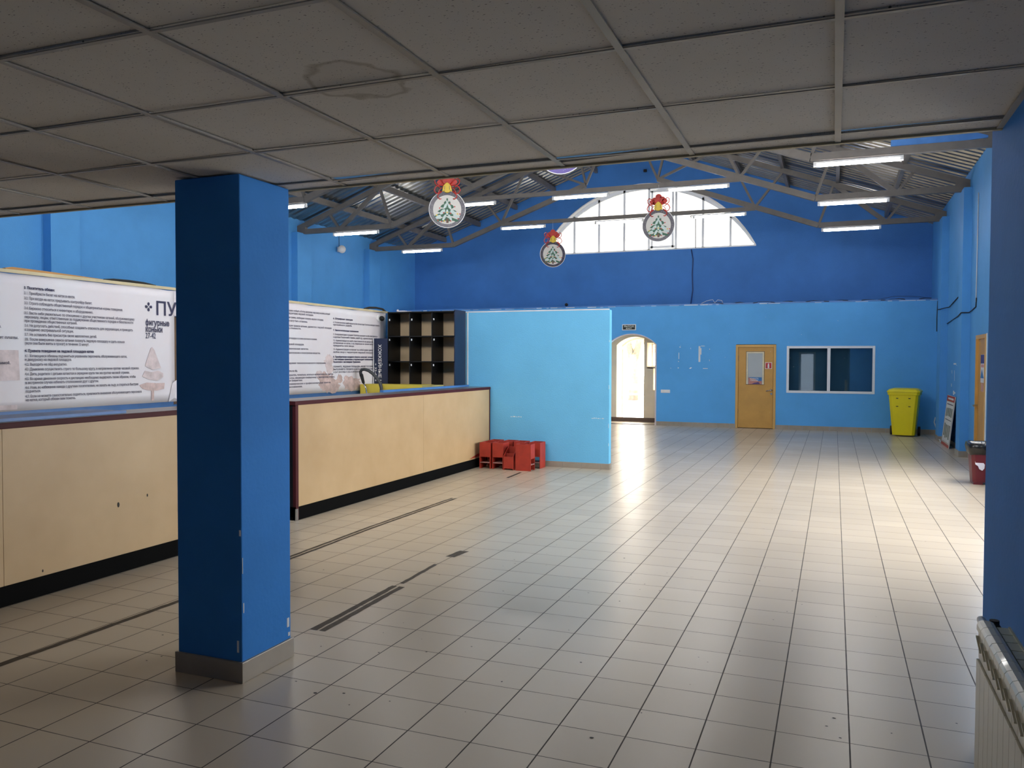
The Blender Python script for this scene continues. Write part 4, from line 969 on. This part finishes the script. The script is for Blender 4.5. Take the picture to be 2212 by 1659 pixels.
for p, q in (((-.12, .08), (-.12, .52)), ((-.12, .53), (.12, .53)), ((.12, .52), (.12, .08))):
    y0, y1 = L.y-tap(p[1])[1], L.y-tap(q[1])[1]
    rd.beam((L.x+p[0], y0-.001, p[1]), (L.x+q[0], y1-.001, q[1]), .008, .006, ref=(1, 0, .3))
rd.build('rib', m_yellow, yb)
for k in range(7): 
    x = L.x-.2+k*.067; y = L.y-tap(.88)[1]-.016
    MB().box(x-.003, x+.003, y, y+.03, .865, .91).build('rim_rib', m_yellow, yb)
sub(first_of(yb, 'body'), ['slot', 'rib']); sub(first_of(yb, 'rim'), ['rim_rib'])
yb.rotation_euler = (0, 0, -.16)

# red litter bin
tb_ = thing('litter_bin', (1.885, 12.42, 0), 'dark red litter bin with black bag, half hidden by the near wall', 'bin')
L = tb_.location
def rr(z, h, ex=0, c=.04):
    a = .155+.035*z/.55+ex; return [(L.x+p, L.y+q, h) for p, q in ((-a+c,-a),(a-c,-a),(a,-a+c),(a,a-c),(a-c,a),(-a+c,a),(-a,a-c),(-a,-a+c))]
m_ = MB(); zz = [.03, .50]
for z in zz: m_.v += rr(z, z)
m_.f += [(k, (k+1) % 8, 8+(k+1) % 8, 8+k) for k in range(8)]+[tuple(range(8))[::-1]]
m_.box(L.x-.15, L.x-.04, L.y-.15, L.y+.15, 0, .03).box(L.x+.05, L.x+.15, L.y-.15, L.y+.15, 0, .03)
m_.build('body', m_dred, tb_)
m_ = MB(); rn = random.Random(5)
seq = [(.40, .012, .395), (.44, .022, .44), (.5, .026, .50), (.54, .020, .548), (.56, -.01, .552), (.55, -.03, .50), (.4, -.02, .35)]
for z, ex, h in seq:
    m_.v += [(p[0]+rn.uniform(-.006, .006), p[1]+rn.uniform(-.006, .006), p[2]+rn.uniform(-.008, .008)) for p in rr(z, h, ex)]
for i in range(len(seq)-1):
    for k in range(8): m_.f.append((i*8+k, i*8+(k+1) % 8, (i+1)*8+(k+1) % 8, (i+1)*8+k))
m_.f.append(tuple(range(48, 56)))
m_.build('bin_bag', m_bag, tb_, smooth=True)
yf = L.y-.155-.035*.25/.55-.004
MB().add([(L.x+p, yf-.002+(.25-q)*.08*-1, q) for p, q in ((-.14, .31), (-.10, .325), (-.075, .30), (-.05, .305), (-.025, .27), (-.03, .22), (-.055, .19), (-.09, .21), (-.105, .25), (-.135, .27))], [tuple(range(10))]).build('sticker', m_banner, tb_)

# leaning safety poster
ps = thing('safety_poster', (XR-.06, 17.62, 0), 'framed safety poster leaning on the right wall between the pilasters', 'poster')
def lean(y0, y1, z0, z1, t0, t1): # offset from board plane
    xb = lambda z: XR-.125+.10*z/.97
    return MB().add([(xb(z)-t, y, z) for t in (t0, t1) for z, y in ((z0, y0), (z0, y1), (z1, y1), (z1, y0))], [(0,1,2,3),(7,6,5,4),(0,4,5,1),(1,5,6,2),(2,6,7,3),(3,7,4,0)])
lean(17.08, 18.2, 0, .97, 0, .012).build('board', mat('pale_frame', (.6, .56, .5), .5), ps)
lean(17.10, 18.18, .86, .965, .012, .014).build('header', m_signred, ps); lean(17.10, 18.18, .005, .06, .012, .014).build('footer', m_signred, ps)
lean(17.16, 18.12, .09, .85, .012, .014).build('sheet', m_white, ps)
lean(17.25, 18.0, .895, .93, .014, .015).build('header_text', m_white, ps)
lean(17.2, 18.05, .795, .815, .014, .015).build('print_line', m_textg, ps); lean(17.2, 18.05, .50, .515, .014, .015).build('print_line', m_textg, ps)
m_gp = mat('grey_green_print', (.3, .33, .28), .6, var=.3, vscale=14)
for z0, z1 in ((.55, .77), (.14, .46)):
    for k in range(4): lean(17.2+.225*k, 17.38+.225*k, z0+random.uniform(0, .05), z1-random.uniform(0, .06), .014, .015).build('print_picture', m_gp, ps)

# ------------------------------------------------------------------ radiator
rad = thing('radiator', (.49, 2.2, 0), 'ivory sectional radiator with glossy top against the near right wall', 'radiator')
RX, RP, RN, RY1 = .440, .0765, 26, 2.985
zt = .79
first_sec = None
def section(y1):
    y0 = y1-RP+.0015; s = MB()
    s.box(RX, RX+.010, y0, y1-.0015, .10, zt-.125)                         # front plate
    s.box(RX+.010, RX+.085, y0+.025, y1-.027, .10, zt-.03)                 # water way
    s.hexa([(RX+.006, y0, zt-.12), (RX+.014, y0, zt-.12), (RX+.014, y1-.0015, zt-.12), (RX+.006, y1-.0015, zt-.12)],
           [(RX+.004, y0, zt-.028), (RX+.012, y0, zt-.028), (RX+.012, y1-.0015, zt-.028), (RX+.004, y1-.0015, zt-.028)])
    s.hexa([(RX-.003, y0, zt-.085), (RX+.006, y0, zt-.085), (RX+.006, y1-.0015, zt-.055), (RX-.003, y1-.0015, zt-.055)],
           [(RX-.003, y0, zt-.080), (RX+.006, y0, zt-.080), (RX+.006, y1-.0015, zt-.050), (RX-.003, y1-.0015, zt-.050)])
    prof = [(RX-.001, zt-.03), (RX+.0, zt-.012), (RX+.006, zt-.003), (RX+.018, zt+.001), (RX+.034, zt+.001), (RX+.046, zt-.004), (RX+.052, zt-.014), (RX+.052, zt-.03)]
    s.prism(prof, lambda a, b: (a, y0, b), lambda a, b: (a, y1-.0015, b))
    return s
for k in range(RN):
    section(RY1-k*RP).build('radiator_section', m_radi, rad)
g = MB()
for k in range(RN):
    y1 = RY1-k*RP; g.box(RX+.056, RX+.092, y1-RP+.003, y1-.002, zt-.035, zt-.016); g.box(RX+.088, RX+.094, y1-RP, y1, .1, zt-.012)
g.build('rear_grille', m_radg, rad)
MB().tube([(RX+.03, RY1-.01, .74), (RX+.03, RY1+.05, .745), (RX+.034, RY1+.15, .75), (RX+.045, RY1+.19, .735), (RX+.055, RY1+.205, .70), (RX+.055, RY1+.205, .0)], .013, 10).build('pipe', m_pipe, rad, smooth=True)
MB().tube([(RX+.055, RY1+.01, .755), (RX+.055, RY1+.045, .755)], .022, 12).tube([(RX+.055, RY1+.035, .75), (RX+.055, RY1+.035, .785)], .015, 10).build('valve_cap', m_rubber, rad)
MB().tube([(RX+.02, RY1-.02, .13), (RX+.0, RY1+.05, .13), (RX-.004, RY1+.09, .10), (RX-.004, RY1+.10, .0)], .015, 8).build('lower_pipe', m_pipe, rad, smooth=True)
MB().box(RX+.02, RX+.08, 2.5, 2.54, 0, .1).box(RX+.02, RX+.08, 1.2, 1.24, 0, .1).build('foot', m_radi, rad)

# ------------------------------------------------------------------ tape and marks on the floor
def ribbon(pts, w0, seed, label, name='floor_tape', lines=1, gap=.0):
    rn = random.Random(seed); o = MB()
    for l in range(lines):
        off = (l-(lines-1)/2)*(w0+gap); L_, R_ = [], []
        for (xa, ya), (xb, yb2) in zip(pts[:-1], pts[1:]):
            k = max(2, int((yb2-ya)/.05))
            for i in range(k):
                t = i/k; L_.append((xa+(xb-xa)*t+off-w0/2+rn.uniform(-.003, .003), ya+(yb2-ya)*t)); R_.append((xa+(xb-xa)*t+off+w0/2+rn.uniform(-.003, .003), ya+(yb2-ya)*t))
        n = len(L_); b0 = len(o.v)
        o.v += [(p[0], p[1], .0012) for p in L_]+[(p[0], p[1], .0012) for p in R_]
        for i in range(n-1): o.f.append((b0+i, b0+n+i, b0+n+i+1, b0+i+1))
    ob = o.build(name, m_tape, origin=(pts[0][0], pts[0][1], 0)); tag(ob, label, 'tape', 'worn tape strips on the tiles'); return ob
ribbon([(-4.10, 2.3), (-4.07, 4.3), (-4.12, 5.3)], .045, 1, 'brown tape strip on the tiles left of the pillar, along the counter')
ribbon([(-4.12, 5.3), (-4.157, 6.8), (-4.137, 8.68)], .030, 2, 'long double tape strip on the tiles in front of the far counter', lines=2, gap=.02)
ribbon([(-2.86, 4.08), (-2.89, 5.15)], .045, 3, 'double tape strip on the tiles just right of the pillar base', lines=2, gap=.014)
ribbon([(-2.90, 5.17), (-2.93, 5.82)], .035, 4, 'short single tape strip continuing beyond the double strip')
ribbon([(-2.93, 6.03), (-2.90, 6.32)], .04, 5, 'small worn remnant of tape farthest along the strip line', lines=2, gap=.004)
ribbon([(-4.18, 10.4), (-4.21, 11.05)], .04, 6, 'faint tape remnant on the tiles in front of the red boxes')
sp_pts = [(-1.93,1.0),(-2.3,2.55),(-1.2,2.9)]
fm = MB(); rn = random.Random(21)
PXM = [(.06, 3.23, .02, .012), (.02, 3.95, .009, .006), (.045, 3.75, .008, .006), (-.01, 3.85, .008, .005), (.0, 3.0, .009, .006), (.03, 2.85, .014, .008), (-.95, 3.35, .01, .007), (-2.33, 3.3, .01, .008), (-2.2, 3.35, .009, .006)]
for i in range(120):
    x = rn.uniform(-3.8, 1.5); y = rn.uniform(2.4, 16); 
    if rn.random() < .5: x = rn.uniform(-2.6, .4); y = rn.uniform(2.4, 7)
    if x > .35 and y < 4: continue
    s_ = rn.uniform(.003, .008); PXM.append((x, y, s_, s_*rn.uniform(.5, 1)))
for x, y, a, b in PXM:
    n = 7; fm.add([(x+a*math.cos(2*math.pi*i/n)*rn.uniform(.7, 1.2), y+b*math.sin(2*math.pi*i/n)*rn.uniform(.7, 1.2), .0012) for i in range(n)], [tuple(range(n))])
tag(fm.build('floor_specks', m_mark), 'dark specks of gum and dirt scattered on the floor tiles', 'dirt', kind='stuff')

# ------------------------------------------------------------------ outside
struct(MB().box(-60, 40, 22.1, 90, -.25, -.1).build('ground', m_ground))
def tree(x, y, label, sd, h=5.0, r=.2):
    rn = random.Random(sd); t = thing('tree', (x, y, -.1), label, 'tree', 'trees outside the glass door')
    k = MB(); fork = 1.9
    k.tube([(x, y, -.1), (x+.02, y, 1.0), (x, y, fork)], [r*1.15, r, r*1.05], 10)
    k.tube([(x-.05, y, fork-.25), (x-.35, y, fork+1.0), (x-.55, y+.1, fork+2.2), (x-.5, y, h)], [r*.75, r*.6, r*.5, r*.15], 8)
    k.tube([(x+.05, y, fork-.25), (x+.35, y, fork+1.0), (x+.40, y-.1, fork+2.2), (x+.9, y, h)], [r*.8, r*.65, r*.5, r*.15], 8)
    k.build('trunk', m_bark, t, smooth=True)
    f_ = MB()
    for i in range(700):
        c_ = Vector((x+max(-1.6, min(1.6, rn.gauss(0, 1.0))), y+max(-1.6, min(1.6, rn.gauss(0, .8))), rn.uniform(1.9, h+.3))); s_ = rn.uniform(.04, .10)
        a = Vector((rn.gauss(0, 1), rn.gauss(0, 1), rn.gauss(0, 1))).normalized(); b = a.orthogonal().normalized(); d = a.cross(b)
        f_.add([c_-b*s_, c_-d*s_*.6, c_+b*s_, c_+d*s_*.6], [(0, 1, 2, 3)])
    f_.build('foliage', m_leaf, t)
tree(-8.15, 35, 'forked tree with sparse yellow leaves seen through the glass door', 1)
tree(-13.5, 50, 'smaller tree farther off, left of the forked one outside', 2, 5.5, .16)
tree(-8.9, 42, 'tree farther off behind the forked tree outside', 3, 5.5, .15)
bn = thing('bench', (-6.9, 30.5, -.1), 'pale bench on the paving outside the glass door', 'bench')
MB().box(-8.4, -5.8, 30.3, 30.7, .33, .38).build('seat', m_ground, bn); MB().box(-8.0, -7.9, 30.3, 30.7, -.1, .33).build('leg', m_bark, bn); MB().box(-6.5, -6.4, 30.3, 30.7, -.1, .33).build('leg', m_bark, bn)
MB().box(-8.4, -5.8, 30.72, 30.76, .5, .75).build('backrest', m_ground, bn)
